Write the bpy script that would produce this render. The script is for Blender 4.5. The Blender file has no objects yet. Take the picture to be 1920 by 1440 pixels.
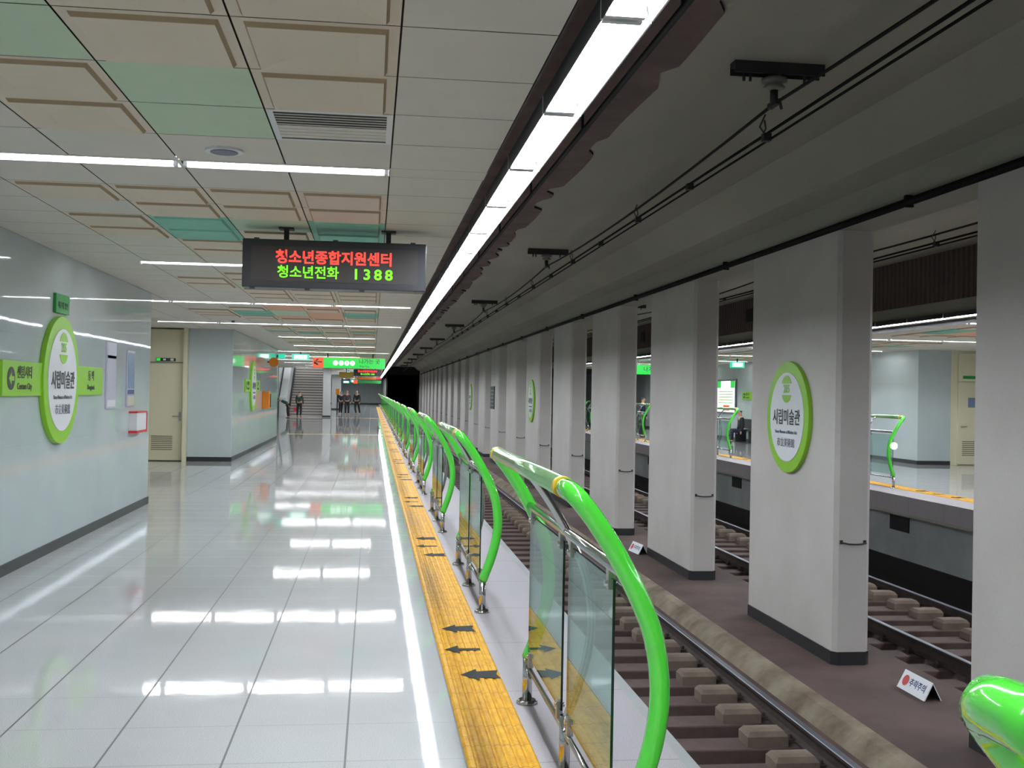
import bpy, math, random
from mathutils import Vector, Matrix
random.seed(7)
SC = bpy.context.scene
COL = SC.collection
PI = math.pi

# ------------------------------------------------------------------ camera
yaw, pit, rol = math.radians(7.20748), math.radians(0.48326), math.radians(1.05172)
fwd = Vector((math.sin(yaw)*math.cos(pit), math.cos(yaw)*math.cos(pit), math.sin(pit)))
right = Vector((math.cos(yaw), -math.sin(yaw), 0))
up = right.cross(fwd)
r2 = right*math.cos(rol) + up*math.sin(rol)
u2 = -right*math.sin(rol) + up*math.cos(rol)
cd = bpy.data.cameras.new('camera'); cam = bpy.data.objects.new('camera', cd); COL.objects.link(cam)
cd.sensor_width = 36; cd.lens = 2070/1920*36; cd.clip_end = 400; cd.clip_start = 0.05
cam.matrix_world = Matrix(((r2.x, u2.x, -fwd.x, 0), (r2.y, u2.y, -fwd.y, 0), (r2.z, u2.z, -fwd.z, 1.65), (0, 0, 0, 1)))
SC.camera = cam
SC.view_settings.view_transform = 'Standard'; SC.view_settings.look = 'None'
SC.view_settings.exposure = 0.0; SC.view_settings.gamma = 1
SC.view_settings.use_curve_mapping = False
w = bpy.data.worlds.new('world'); SC.world = w; w.use_nodes = True
w.node_tree.nodes['Background'].inputs[0].default_value = (0.5, 0.55, 0.6, 1)
w.node_tree.nodes['Background'].inputs[1].default_value = 0.02
SC.cycles.max_bounces = 8; SC.cycles.diffuse_bounces = 4; SC.cycles.glossy_bounces = 4
SC.cycles.transparent_max_bounces = 16
SC.cycles.sample_clamp_indirect = 4.0
TUBE_L = 84.0       # ceiling tube radiance
STRIP_L = 92.0     # edge strip tube radiance

# ------------------------------------------------------------------ materials
def lin(c):
    return tuple((x/12.92 if x <= 0.04045 else ((x+0.055)/1.055)**2.4) for x in [v/255 for v in c])
class NT:
    def __init__(s, name):
        s.m = bpy.data.materials.new(name); s.m.use_nodes = True
        s.t = s.m.node_tree; s.b = s.t.nodes['Principled BSDF']
    def n(s, ty, **k):
        x = s.t.nodes.new(ty)
        for a, v in k.items():
            if a.startswith('i_'): x.inputs[int(a[2:])].default_value = v
            else: setattr(x, a, v)
        return x
    def l(s, a, b): s.t.links.new(a, b)
    def math(s, op, a, b=None, c=None):
        x = s.n('ShaderNodeMath', operation=op)
        for i, v in enumerate((a, b, c)):
            if v is None: continue
            if isinstance(v, (int, float)): x.inputs[i].default_value = v
            else: s.l(v, x.inputs[i])
        return x.outputs[0]
    def mix(s, f, a, b):
        x = s.n('ShaderNodeMix', data_type='RGBA')
        if isinstance(f, (int, float)): x.inputs[0].default_value = f
        else: s.l(f, x.inputs[0])
        for i, v in ((6, a), (7, b)):
            if isinstance(v, tuple): x.inputs[i].default_value = (*v[:3], 1)
            else: s.l(v, x.inputs[i])
        return x.outputs[2]
    def pos(s): return s.n('ShaderNodeTexCoord').outputs['Object']
    def noise(s, scale, detail=4, stretch=None, rough=0.55):
        x = s.n('ShaderNodeTexNoise'); x.inputs['Scale'].default_value = scale
        x.inputs['Detail'].default_value = detail; x.inputs['Roughness'].default_value = rough
        if stretch:
            mp = s.n('ShaderNodeMapping'); mp.inputs['Scale'].default_value = stretch
            s.l(s.pos(), mp.inputs[0]); s.l(mp.outputs[0], x.inputs['Vector'])
        else: s.l(s.pos(), x.inputs['Vector'])
        return x.outputs['Fac']
    def ramp(s, f, a, b):
        return s.math('SMOOTHSTEP' if False else 'MULTIPLY_ADD', s.clampr(f, a, b), 1, 0)
    def clampr(s, f, a, b):
        x = s.n('ShaderNodeMapRange'); s.l(f, x.inputs[0]); x.inputs[1].default_value = a; x.inputs[2].default_value = b
        return x.outputs[0]
    def bump(s, h, st, dist=0.01):
        x = s.n('ShaderNodeBump'); x.inputs['Strength'].default_value = st; x.inputs['Distance'].default_value = dist
        s.l(h, x.inputs['Height']); s.l(x.outputs[0], s.b.inputs['Normal'])
    def line(s, coord, pitch, off, wd):
        # 1 on a line of full width wd repeating every pitch
        a = s.math('SUBTRACT', coord, off)
        a = s.math('DIVIDE', a, pitch)
        a = s.math('FRACT', s.math('ADD', a, 1000.5))
        a = s.math('ABSOLUTE', s.math('SUBTRACT', a, 0.5))
        return s.math('LESS_THAN', a, wd/2/pitch)
def simple(name, rgb, rough=0.5, metal=0.0, noise=0.0, nscale=8, spec=0.5, coat=0.0, bump=0.0):
    k = NT(name); c = lin(rgb)
    k.b.inputs['Roughness'].default_value = rough; k.b.inputs['Metallic'].default_value = metal
    k.b.inputs['Specular IOR Level'].default_value = spec; k.b.inputs['Coat Weight'].default_value = coat
    k.b.inputs['Coat Roughness'].default_value = 0.04
    if noise > 0:
        nz = k.noise(nscale)
        k.l(k.mix(k.clampr(nz, 0.3, 0.7), tuple(v*(1-noise) for v in c), tuple(min(1, v*(1+noise*0.6)) for v in c)), k.b.inputs['Base Color'])
        if bump: k.bump(nz, bump)
    else: k.b.inputs['Base Color'].default_value = (*c, 1)
    return k.m
def emit(name, rgb, st, base=None):
    k = NT(name); c = lin(rgb)
    k.b.inputs['Base Color'].default_value = (*(lin(base) if base else c), 1)
    k.b.inputs['Emission Color'].default_value = (*c, 1); k.b.inputs['Emission Strength'].default_value = st
    k.b.inputs['Roughness'].default_value = 0.3
    return k.m
M = {}
# glossy granite floor tiles with grout
k = NT('floor_tile'); P = k.pos(); sx = k.n('ShaderNodeSeparateXYZ'); k.l(P, sx.inputs[0])
g = k.math('MAXIMUM', k.line(sx.outputs[0], 0.5355, -2.766, 0.010), k.math('MULTIPLY', k.line(sx.outputs[1], 0.5535, 5.53, 0.009), 0.7))
sp = k.clampr(k.noise(260, 2), 0.38, 0.62); cl = k.clampr(k.noise(1.1, 3), 0.3, 0.7)
c = k.mix(sp, lin((178, 180, 181)), lin((222, 223, 224))); c = k.mix(k.math('MULTIPLY', cl, 0.25), c, lin((168, 172, 176)))
k.l(k.mix(g, c, lin((98, 98, 98))), k.b.inputs['Base Color'])
rr = k.math('MULTIPLY_ADD', k.clampr(k.noise(14, 3), 0.3, 0.7), 0.02, 0.028)
k.l(k.math('MULTIPLY_ADD', g, 0.5, rr), k.b.inputs['Roughness'])
k.b.inputs['Specular IOR Level'].default_value = 0.5
k.bump(k.math('MULTIPLY_ADD', k.noise(30, 3), 0.3, k.math('MULTIPLY', k.noise(4.0, 2), 1.0)), 0.03, 0.01); M['floor'] = k.m
k = NT('edge_granite'); sp = k.clampr(k.noise(220, 2), 0.36, 0.64)
P = k.pos(); sx = k.n('ShaderNodeSeparateXYZ'); k.l(P, sx.inputs[0])
c = k.mix(sp, lin((140, 135, 138)), lin((184, 178, 182))); k.l(k.mix(k.line(sx.outputs[1], 1.18, 4.9, 0.006), c, lin((110, 106, 106))), k.b.inputs['Base Color'])
k.b.inputs['Roughness'].default_value = 0.55; k.bump(sp, 0.06); M['edge'] = k.m
# yellow tactile rubber tiles
k = NT('tactile_yellow'); P = k.pos(); sx = k.n('ShaderNodeSeparateXYZ'); k.l(P, sx.inputs[0])
j = k.line(sx.outputs[1], 0.3, 0.02, 0.006)
c = k.mix(k.clampr(k.noise(40, 3, (1, 0.25, 1)), 0.3, 0.7), lin((206, 142, 4)), lin((232, 176, 14)))
k.l(k.mix(j, c, lin((150, 108, 20))), k.b.inputs['Base Color']); k.b.inputs['Roughness'].default_value = 0.5; k.b.inputs['Specular IOR Level'].default_value = 0.25
wv = k.math('SINE', k.math('MULTIPLY', sx.outputs[1], 2*PI/0.022)); k.bump(wv, 0.5, 0.002); M['yellow'] = k.m
M['cream_tactile'] = simple('cream_tactile', (214, 190, 140), 0.4, noise=0.1)
M['arrow'] = simple('arrow_dark_grey', (34, 38, 40), 0.7, noise=0.3, nscale=120, spec=0.15)
# enamel wall panels
k = NT('wall_panel'); P = k.pos(); sx = k.n('ShaderNodeSeparateXYZ'); k.l(P, sx.inputs[0])
g = k.math('MAXIMUM', k.line(sx.outputs[1], 1.2, 0.3, 0.004), k.line(sx.outputs[2], 1.0, 0.1, 0.0035))
c = k.mix(k.clampr(k.noise(0.8, 2), 0.3, 0.7), lin((188, 200, 202)), lin((198, 208, 209)))
k.l(k.mix(k.math('MULTIPLY', g, 0.22), c, lin((150, 150, 140))), k.b.inputs['Base Color'])
k.b.inputs['Roughness'].default_value = 0.035; k.b.inputs['Specular IOR Level'].default_value = 0.3
k.bump(k.noise(1.6, 2), 0.10, 0.01); M['wall'] = k.m
M['wall_matte'] = simple('wall_matte_grey', (186, 188, 188), 0.6, noise=0.04, nscale=2)
M['base_black'] = simple('baseboard_dark', (44, 46, 48), 0.35)
# ceiling
M['ceil'] = simple('ceiling_board', (222, 217, 205), 0.7, noise=0.03, nscale=3)
M['ceil_coffer'] = simple('ceiling_coffer_board', (224, 211, 192), 0.7, noise=0.03, nscale=3)
M['ceil_pink_glow'] = simple('ceiling_pink_glow_board', (226, 206, 192), 0.7, noise=0.06, nscale=3)  # red glow of the LED display put into the board colour
M['ceil_green'] = simple('ceiling_pale_green_board', (196, 216, 188), 0.7, noise=0.03)
M['ceil_teal'] = simple('ceiling_teal_board', (120, 186, 164), 0.6, noise=0.05)
M['ceil_orange'] = simple('ceiling_orange_board', (226, 178, 146), 0.7, noise=0.05)
M['joint'] = simple('ceiling_joint', (92, 88, 78), 0.8)
M['coffer_shade'] = simple('ceiling_coffer_edge_shade', (158, 138, 110), 0.8)  # shade on the panel side faces, painted as a browner colour
M['void'] = simple('void_black', (12, 12, 13), 0.8)
M['white_metal'] = simple('white_enamel', (232, 234, 236), 0.35)
M['tube'] = emit('fluorescent_tube', (247, 250, 253), TUBE_L)
M['strip_tube'] = emit('edge_fluorescent_tube', (240, 247, 255), STRIP_L)
# concrete
def concrete(name, a, b, sc=1.2, rough=0.8, stretch=None):
    k = NT(name); n1 = k.clampr(k.noise(sc, 6, stretch), 0.32, 0.68); n2 = k.noise(60, 3)
    c = k.mix(n1, lin(a), lin(b)); c = k.mix(k.math('MULTIPLY', k.clampr(n2, 0.3, 0.7), 0.15), c, lin(tuple(int(v*0.7) for v in a)))
    k.l(c, k.b.inputs['Base Color']); k.b.inputs['Roughness'].default_value = rough; k.bump(n2, 0.15, 0.004); return k.m
M['slab'] = concrete('painted_slab', (146, 144, 132), (168, 165, 152), 0.5, stretch=(1, 0.3, 1))
M['column'] = concrete('column_white_paint', (200, 194, 189), (212, 207, 202), 0.9, 0.55)
M['brown_spray'] = concrete('brown_sprayed_insulation', (86, 70, 70), (112, 94, 90), 2.0, 0.95)
M['median'] = concrete('median_brown_dust', (74, 58, 55), (100, 80, 75), 1.4, 0.9)
M['curb'] = concrete('curb_stained', (98, 80, 64), (156, 144, 124), 2.2, 0.85)
M['trackbed'] = concrete('trackbed_dark', (16, 14, 13), (26, 22, 21), 2.0, 0.95)
M['sleeper'] = concrete('sleeper_concrete', (76, 60, 57), (98, 80, 75), 4.0, 0.9)
M['block'] = concrete('rail_seat_block', (110, 96, 84), (136, 120, 106), 5.0, 0.9)
M['under'] = concrete('underplatform_paint', (150, 154, 154), (176, 180, 180), 1.0, 0.7)
M['tunnel'] = concrete('tunnel_dark', (22, 22, 24), (34, 34, 36), 0.5, 0.95)
k = NT('brown_corrugated'); P = k.pos(); sx = k.n('ShaderNodeSeparateXYZ'); k.l(P, sx.inputs[0])
wv = k.math('SINE', k.math('MULTIPLY', sx.outputs[1], 2*PI/0.16))
k.l(k.mix(k.math('MULTIPLY_ADD', wv, 0.5, 0.5), lin((62, 50, 46)), lin((92, 76, 70))), k.b.inputs['Base Color'])
k.bump(wv, 0.8, 0.02); k.b.inputs['Roughness'].default_value = 0.8; M['brown_corr'] = k.m
M['rail_top'] = simple('rail_polished_top', (104, 106, 116), 0.42, 0.8)
M['rail_side'] = simple('rail_rusty_side', (58, 46, 42), 0.8, 0.2, noise=0.3)
M['black_pipe'] = simple('black_cable', (10, 10, 11), 0.7, spec=0.2)
M['dark_steel'] = simple('dark_sooty_steel', (52, 52, 54), 0.6, 0.3, noise=0.2)
M['porcelain'] = simple('insulator_porcelain', (110, 108, 100), 0.3)
M['green'] = simple('green_gloss_paint', (80, 212, 62), 0.14, coat=1.0)
M['rail_steel'] = simple('top_rail_green_tinted_steel', (176, 222, 168), 0.16, 0.75)
M['steel'] = simple('stainless_steel', (205, 205, 205), 0.14, 1.0)
M['steel_b'] = simple('stainless_brushed', (190, 190, 190), 0.3, 1.0)
M['yellow_tape'] = simple('yellow_joint_tape', (228, 186, 40), 0.4)
M['glass_edge'] = simple('glass_dark_edge', (14, 40, 34), 0.2)
M['cream'] = simple('cream_door_paint', (226, 220, 190), 0.4)
M['cream_d'] = simple('cream_door_groove', (120, 112, 90), 0.6)
M['led_case'] = simple('led_case_charcoal', (38, 38, 44), 0.4)
M['led_screen'] = simple('led_screen_smoked', (56, 50, 48), 0.35)
M['led_red'] = emit('led_red', (255, 62, 50), 1.6)
M['led_green'] = emit('led_green', (110, 230, 20), 1.2)
M['sign_lime'] = simple('sign_lime', (140, 200, 40), 0.35)
M['sign_white'] = simple('sign_white', (236, 238, 244), 0.3)
M['sign_black'] = simple('sign_black', (26, 28, 30), 0.5)
M['sign_grey'] = simple('sign_grey', (96, 100, 110), 0.5)
M['sign_green'] = simple('sign_dark_green', (30, 140, 60), 0.4)
M['bl_green'] = emit('backlit_green', (38, 225, 78), 0.9, (10, 60, 20))
M['bl_orange'] = emit('backlit_orange', (245, 100, 55), 0.9, (60, 20, 10))
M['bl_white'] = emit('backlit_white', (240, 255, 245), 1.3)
M['bl_teal'] = emit('backlit_teal', (40, 210, 170), 1.1, (10, 60, 50))
M['ink'] = simple('sign_ink', (14, 40, 20), 0.6)
M['orange'] = simple('orange_plastic', (224, 128, 20), 0.4)
M['amber'] = simple('amber_sign', (150, 122, 20), 0.5)
M['red'] = simple('red_paint', (200, 40, 44), 0.4)
M['blue'] = simple('blue_ink', (52, 66, 120), 0.5)
M['paper'] = simple('paper_lilac', (198, 198, 216), 0.3)
M['paper_blue'] = simple('paper_blue', (120, 140, 172), 0.3)
M['paper_cream'] = simple('paper_cream', (214, 208, 186), 0.3)
M['stair'] = simple('stair_granite', (206, 200, 196), 0.5, noise=0.08, nscale=20)
M['stair_nose'] = simple('stair_nosing', (104, 98, 96), 0.6)
M['skin'] = simple('skin', (206, 160, 132), 0.5)
M['hair'] = simple('hair_black', (22, 20, 20), 0.5)
M['coat_green'] = simple('jacket_dark_green', (34, 66, 50), 0.8)
M['cloth_black'] = simple('cloth_black', (26, 26, 30), 0.8)
M['cloth_brown'] = simple('cloth_brown', (62, 52, 50), 0.8)
M['cloth_navy'] = simple('cloth_navy', (24, 28, 52), 0.8)
M['bag_red'] = simple('bag_red', (226, 76, 80), 0.6)
def glass_mat():
    m = bpy.data.materials.new('tinted_glass'); m.use_nodes = True; t = m.node_tree; t.nodes.clear()
    o = t.nodes.new('ShaderNodeOutputMaterial'); tr = t.nodes.new('ShaderNodeBsdfTransparent'); gl = t.nodes.new('ShaderNodeBsdfGlossy')
    tr.inputs[0].default_value = (0.76, 0.89, 0.87, 1); gl.inputs['Roughness'].default_value = 0.01; gl.inputs[0].default_value = (0.75, 0.85, 0.83, 1)
    lw = t.nodes.new('ShaderNodeLayerWeight'); lw.inputs[0].default_value = 0.5
    pw = t.nodes.new('ShaderNodeMath'); pw.operation = 'POWER'; pw.inputs[1].default_value = 3.2
    ma = t.nodes.new('ShaderNodeMath'); ma.operation = 'MULTIPLY_ADD'; ma.inputs[1].default_value = 0.85; ma.inputs[2].default_value = 0.05
    mx = t.nodes.new('ShaderNodeMixShader'); L = t.links.new
    L(lw.outputs['Facing'], pw.inputs[0]); L(pw.outputs[0], ma.inputs[0]); L(ma.outputs[0], mx.inputs[0])
    L(tr.outputs[0], mx.inputs[1]); L(gl.outputs[0], mx.inputs[2]); L(mx.outputs[0], o.inputs[0]); return m
M['glass'] = glass_mat()

# ------------------------------------------------------------------ helpers
class MB:
    def __init__(s): s.v = []; s.f = []; s.mi = []; s.sm = []; s.mats = []
    def mid(s, m):
        if isinstance(m, str): m = M[m]
        if m not in s.mats: s.mats.append(m)
        return s.mats.index(m)
    def face(s, pts, m, smooth=False):
        b = len(s.v); s.v += [tuple(p) for p in pts]; s.f.append(tuple(range(b, b+len(pts)))); s.mi.append(s.mid(m)); s.sm.append(smooth); return s
    def box(s, x0, x1, y0, y1, z0, z1, m, skip=''):
        b = len(s.v)
        s.v += [(x0, y0, z0), (x1, y0, z0), (x1, y1, z0), (x0, y1, z0), (x0, y0, z1), (x1, y0, z1), (x1, y1, z1), (x0, y1, z1)]
        F = {'b': (0, 3, 2, 1), 't': (4, 5, 6, 7), 'f': (0, 1, 5, 4), 'r': (1, 2, 6, 5), 'k': (2, 3, 7, 6), 'l': (3, 0, 4, 7)}
        for q, fc in F.items():
            if q in skip: continue
            s.f.append(tuple(b+i for i in fc)); s.mi.append(s.mid(m)); s.sm.append(False)
        return s
    def prism(s, pts, axis, a0, a1, m, caps=True, mlist=None, smooth=False):
        # pts: 2D polygon, extruded along axis ('x','y','z')
        def P3(p, a):
            return {'x': (a, p[0], p[1]), 'y': (p[0], a, p[1]), 'z': (p[0], p[1], a)}[axis]
        n = len(pts); b = len(s.v)
        s.v += [P3(p, a0) for p in pts] + [P3(p, a1) for p in pts]
        for i in range(n):
            j = (i+1) % n
            s.f.append((b+i, b+j, b+n+j, b+n+i)); s.mi.append(s.mid(mlist[i] if mlist else m)); s.sm.append(smooth)
        if caps:
            s.f.append(tuple(b+i for i in range(n))[::-1]); s.mi.append(s.mid(m)); s.sm.append(False)
            s.f.append(tuple(b+n+i for i in range(n))); s.mi.append(s.mid(m)); s.sm.append(False)
        return s
    def tube(s, pts, r, m, n=12, caps=True):
        pts = [Vector(p) for p in pts]; N = len(pts)
        rs = r if isinstance(r, (list, tuple)) else [r]*N
        T = []
        for i in range(N):
            a = pts[max(0, i-1)]; c = pts[min(N-1, i+1)]; T.append((c-a).normalized())
        ref = Vector((0, 0, 1)) if abs(T[0].z) < 0.9 else Vector((0, 1, 0))
        u = (ref - T[0]*ref.dot(T[0])).normalized(); b = len(s.v)
        for i in range(N):
            u = (u - T[i]*u.dot(T[i])).normalized(); v = T[i].cross(u)
            for q in range(n):
                a = 2*PI*q/n; s.v.append(tuple(pts[i] + (u*math.cos(a)+v*math.sin(a))*rs[i]))
        k = s.mid(m)
        for i in range(N-1):
            for q in range(n):
                w_ = (q+1) % n
                s.f.append((b+i*n+q, b+i*n+w_, b+(i+1)*n+w_, b+(i+1)*n+q)); s.mi.append(k); s.sm.append(True)
        if caps:
            s.f.append(tuple(b+q for q in range(n))[::-1]); s.mi.append(k); s.sm.append(False)
            s.f.append(tuple(b+(N-1)*n+q for q in range(n))); s.mi.append(k); s.sm.append(False)
        return s
    def build(s, name, parent=None, loc=(0, 0, 0), bevel=0, seg=2):
        me = bpy.data.meshes.new(name); me.from_pydata(s.v, [], s.f)
        for m in s.mats: me.materials.append(m)
        me.polygons.foreach_set('material_index', s.mi); me.polygons.foreach_set('use_smooth', s.sm); me.update()
        o = bpy.data.objects.new(name, me); COL.objects.link(o); o.location = loc
        if parent: o.parent = parent
        if bevel:
            md = o.modifiers.new('bevel', 'BEVEL'); md.width = bevel; md.segments = seg; md.limit_method = 'ANGLE'
        return o
def empty(name, loc=(0, 0, 0), rz=0):
    o = bpy.data.objects.new(name, None); COL.objects.link(o); o.location = loc; o.rotation_euler = (0, 0, rz); o.empty_display_size = 0.1; return o
def tag(o, label, cat, group=None, kind=None):
    o['label'] = label; o['category'] = cat
    if group: o['group'] = group
    if kind: o['kind'] = kind
    return o
def struct(o): o['kind'] = 'structure'; return o
CH = {}
def copy_tree(o, parent=None, shift=None):
    c = o.copy(); COL.objects.link(c); c.parent = parent
    for ch in [q for q in SRC.get(o.name, [])]: copy_tree(ch, c)
    return c
SRC = {}
def register(o):
    ch = [q for q in bpy.data.objects if q.parent == o]; SRC[o.name] = ch
    for q in ch: register(q)
def ordn(i): return ['first', 'second', 'third', 'fourth', 'fifth', 'sixth', 'seventh', 'eighth', 'ninth', 'tenth', 'eleventh', 'twelfth',
    'thirteenth', 'fourteenth', 'fifteenth', 'sixteenth', 'seventeenth', 'eighteenth', 'nineteenth', 'twentieth', 'twenty-first', 'twenty-second', 'twenty-third', 'twenty-fourth'][i]
def text(body, size, loc, rot, mat, name='lettering', parent=None, bold=0.0, sx=1.0, align='CENTER', ext=0.002, shear=0.0):
    cu = bpy.data.curves.new(name, 'FONT'); cu.body = body; cu.size = size; cu.align_x = align; cu.align_y = 'CENTER'
    cu.offset = bold*size; cu.extrude = ext; cu.resolution_u = 3; cu.shear = shear
    o = bpy.data.objects.new(name, cu); COL.objects.link(o)
    bpy.context.view_layer.update()
    me = bpy.data.meshes.new_from_object(o.evaluated_get(bpy.context.evaluated_depsgraph_get()))
    bpy.data.objects.remove(o); bpy.data.curves.remove(cu)
    me.materials.clear(); me.materials.append(M[mat])
    o = bpy.data.objects.new(name, me); COL.objects.link(o); o.location = loc; o.rotation_euler = rot; o.scale = (sx, 1, 1)
    if parent: o.parent = parent
    return o
FRONT = (PI/2, 0, 0)            # reads from -Y
WALL_L = (PI/2, 0, PI/2)        # on a wall facing +X
WALL_R = (PI/2, 0, -PI/2)       # on a face facing -X

Y0, YE = -8.0, 115.0
ZC = 2.97
XW = -3.12
SLAB = 4.2
XC2 = 10.54   # mirror: x' = XC2 - x

# ------------------------------------------------------------------ platform floors
mb = MB(); mb.box(-6.2, 0.447, Y0, 137, -0.12, 0, 'floor'); mb.box(0.775, 1.42, Y0, 116, -0.3, 0, 'edge')
mb.box(0.447, 0.775, Y0, 116, -0.12, 0.0, 'floor'); mb.box(0.775, 1.42, 116, 137, -0.3, 0, 'edge'); mb.box(0.447, 0.775, 116, 137, -0.12, 0, 'floor')
struct(mb.build('floor'))
mb = MB(); mb.box(XC2-0.447, 18.5, Y0, 116, -0.12, 0, 'floor'); mb.box(XC2-1.42, XC2-0.775, Y0, 116, -0.3, 0, 'edge'); mb.box(XC2-0.775, XC2-0.447, Y0, 116, -0.12, 0, 'floor')
struct(mb.build('floor_opposite'))

def tactile(x0, x1, y0, y1, seg=6):
    mb = MB(); n = 7; pts = [(x0, 0.001)]
    wdt = (x1-x0); p = wdt/n
    for i in range(n):
        a = x0+i*p
        pts += [(a+p*0.1, 0.006), (a+p*0.28, 0.0115), (a+p*0.72, 0.0115), (a+p*0.9, 0.006)]
    pts += [(x1, 0.001)]
    mb.prism(pts, 'y', y0, y1, 'yellow'); return mb
ts = tag(tactile(0.449, 0.773, Y0, YE).build('tactile_strip'), 'yellow tactile paving strip with black arrows along the near platform edge', 'tactile paving')
def arrow(mb_, x, y, big):
    if big: P_ = [(-.115, 0), (-.02, .10), (-.02, .055), (.10, .075), (.085, 0), (.10, -.075), (-.02, -.055), (-.02, -.10)]
    else: P_ = [(-.115, 0), (-.03, .085), (-.03, .022), (.10, .022), (.10, -.022), (-.03, -.022), (-.03, -.085)]
    mb_.prism([(x+a*1.05, y+b*1.25) for a, b in P_], 'z', 0.0117, 0.0135, 'arrow')
for k_ in range(0, 23):
    yc = 7.03+4.72*k_
    for dy, dx, big in ((-0.63, 0.05, True), (0, 0.0, False), (0.62, 0.02, True)):
        mb = MB(); arrow(mb, 0.61+dx, yc+dy, big); mb.build('arrow_marking', ts)
ts2 = tag(tactile(XC2-0.773, XC2-0.449, Y0+8, YE).build('tactile_strip'), 'yellow tactile paving strip along the opposite platform edge beyond the columns', 'tactile paving')
for k_ in range(0, 6):
    yc = 18.35+4.72*k_
    for dy in (-0.62, 0, 0.62):
        mb = MB(); arrow(mb, XC2-0.61, yc+dy, dy != 0); mb.build('arrow_marking', ts2)
for i, (yy, xx) in enumerate(((41.5, -3.1), (66.5, -6.0))):
    mb = MB(); mb.box(xx, 0.44, yy-0.15, yy+0.15, 0.0005, 0.006, 'cream_tactile')
    tag(mb.build('tactile_strip'), ('cream tactile strip across the platform floor below the green hanging sign', 'cream tactile strip across the platform floor before the stairs')[i], 'tactile paving')

# ------------------------------------------------------------------ ceiling over the platforms
LP, LW = 5.4, 0.25
def tile(mb, x0, x1, y0, y1, z, kind):
    g = 0.004; a0, a1, b0, b1 = x0+g, x1-g, y0+g, y1-g
    m = {'p': 'ceil', 'c': 'ceil_coffer', 'k': 'ceil_pink_glow', 'g': 'ceil_green', 't': 'ceil_teal', 'o': 'ceil_orange'}[kind[0]]
    if kind in ('p', 'g', 'o', 't0', 'g0'):
        mb.face([(a0, b0, z), (a0, b1, z), (a1, b1, z), (a1, b0, z)], m); return
    # coffered panel: rim, shade-toned side faces, sloped sides, raised centre field
    def ring(i, zz): return [(a0+i, b0+i, zz), (a0+i, b1-i, zz), (a1-i, b1-i, zz), (a1-i, b0+i, zz)]
    R = [ring(0, z), ring(0.04, z), ring(0.052, z-0.017), ring(0.15, z-0.004), ring(0.152, z-0.004)]
    ms = ['ceil_coffer' if m == 'ceil_coffer' else m, 'coffer_shade' if m in ('ceil_coffer', 'ceil_pink_glow') else m, m, m]
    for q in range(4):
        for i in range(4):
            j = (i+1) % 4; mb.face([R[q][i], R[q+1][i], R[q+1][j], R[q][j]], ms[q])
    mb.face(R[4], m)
PAT = {  # bay index (between light rows) -> rows of 8, columns far-left..right
 -2: ['ppppcc', 'ppppcc', 'pppgcc', 'pppgcc', 'ppppcc', 'ppppcc', 'pppppp', 'pppppp'],
 -1: ['pppppp', 'pppccc', 'pppccc', 'pppgcc', 'pppggcc'[0:6], 'ppccgv', 'pppppp', 'pppppp'],
}
SP = {-2: 0.08, -1: 0.6, 0: 0.08, 1: -0.03, 2: 0.6, 3: 0.6, 4: 0.05, 5: 0.08, 6: 0.6, 7: -0.5}
def row_lights(k_):
    y = 6.70+LP*k_; xr = SP.get(k_, [0.6, 0.05, 0.4][k_ % 3]); out = []
    xx = xr-0.61
    lim = -2.9 if y < 16 else (-4.6 if y < 25 else (-2.9 if y < 38 else -4.6))
    if k_ in (4, 5): lim = -2.5
    if 68 < y < 80: lim = -2.4
    while xx-0.5 > lim: out.append(xx); xx -= 1.235
    return out
def row_lights_opp(k_): return [10.56+1.235*n for n in range(5 if k_ < 4 else 3)]
def bay_pattern(k_):
    rows = [['p']*5 for _ in range(8)]
    # columns order e,d,c,b,a
    if k_ == 0:      # before first visible light row (Y 1.43..6.58)
        rows = ['ppppp', 'ppccc', 'ppccc', 'pcgcc', 'pcgcc', 'ppcgc', 'ppcgv', 'ppppp']
    elif k_ == 1:
        rows = ['ppppp', 'pcccK', 'ppccK', 'pctgt', 'pctgt', 'ppccc', 'ppccc', 'ppppp']
        rows = ['ppppp', 'pccck', 'ppcck', 'pctgt', 'pctct', 'ppccc', 'ppcoc', 'ppppp']
    elif k_ == 2: rows = ['ppppp', 'ppccc', 'pccgc', 'pcggc', 'ppccc', 'ppccc', 'ppccc', 'ppppp']
    elif k_ == 3: rows = ['ppoop', 'pcocc', 'ctgot', 'ctgot', 'ccooc', 'pcccc', 'ppppp', 'ppppp']
    elif k_ % 3 == 1: rows = ['ppppp', 'pcccc', 'pccco', 'ptogt', 'pctco', 'pcccc', 'ppccc', 'ppppp']
    elif k_ % 3 == 2: rows = ['ppppp', 'pcccc', 'pcocc', 'pgtoc', 'pcoct', 'pcccc', 'ppccc', 'ppppp']
    else: rows = ['ppppp', 'pcgcc', 'pcctc', 'pocgo', 'pctcc', 'pcccc', 'ppccc', 'ppppp']
    return rows
XB = [-3.12, -2.38, -1.75, -1.14, -0.53, 0.08, 0.66]
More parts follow.
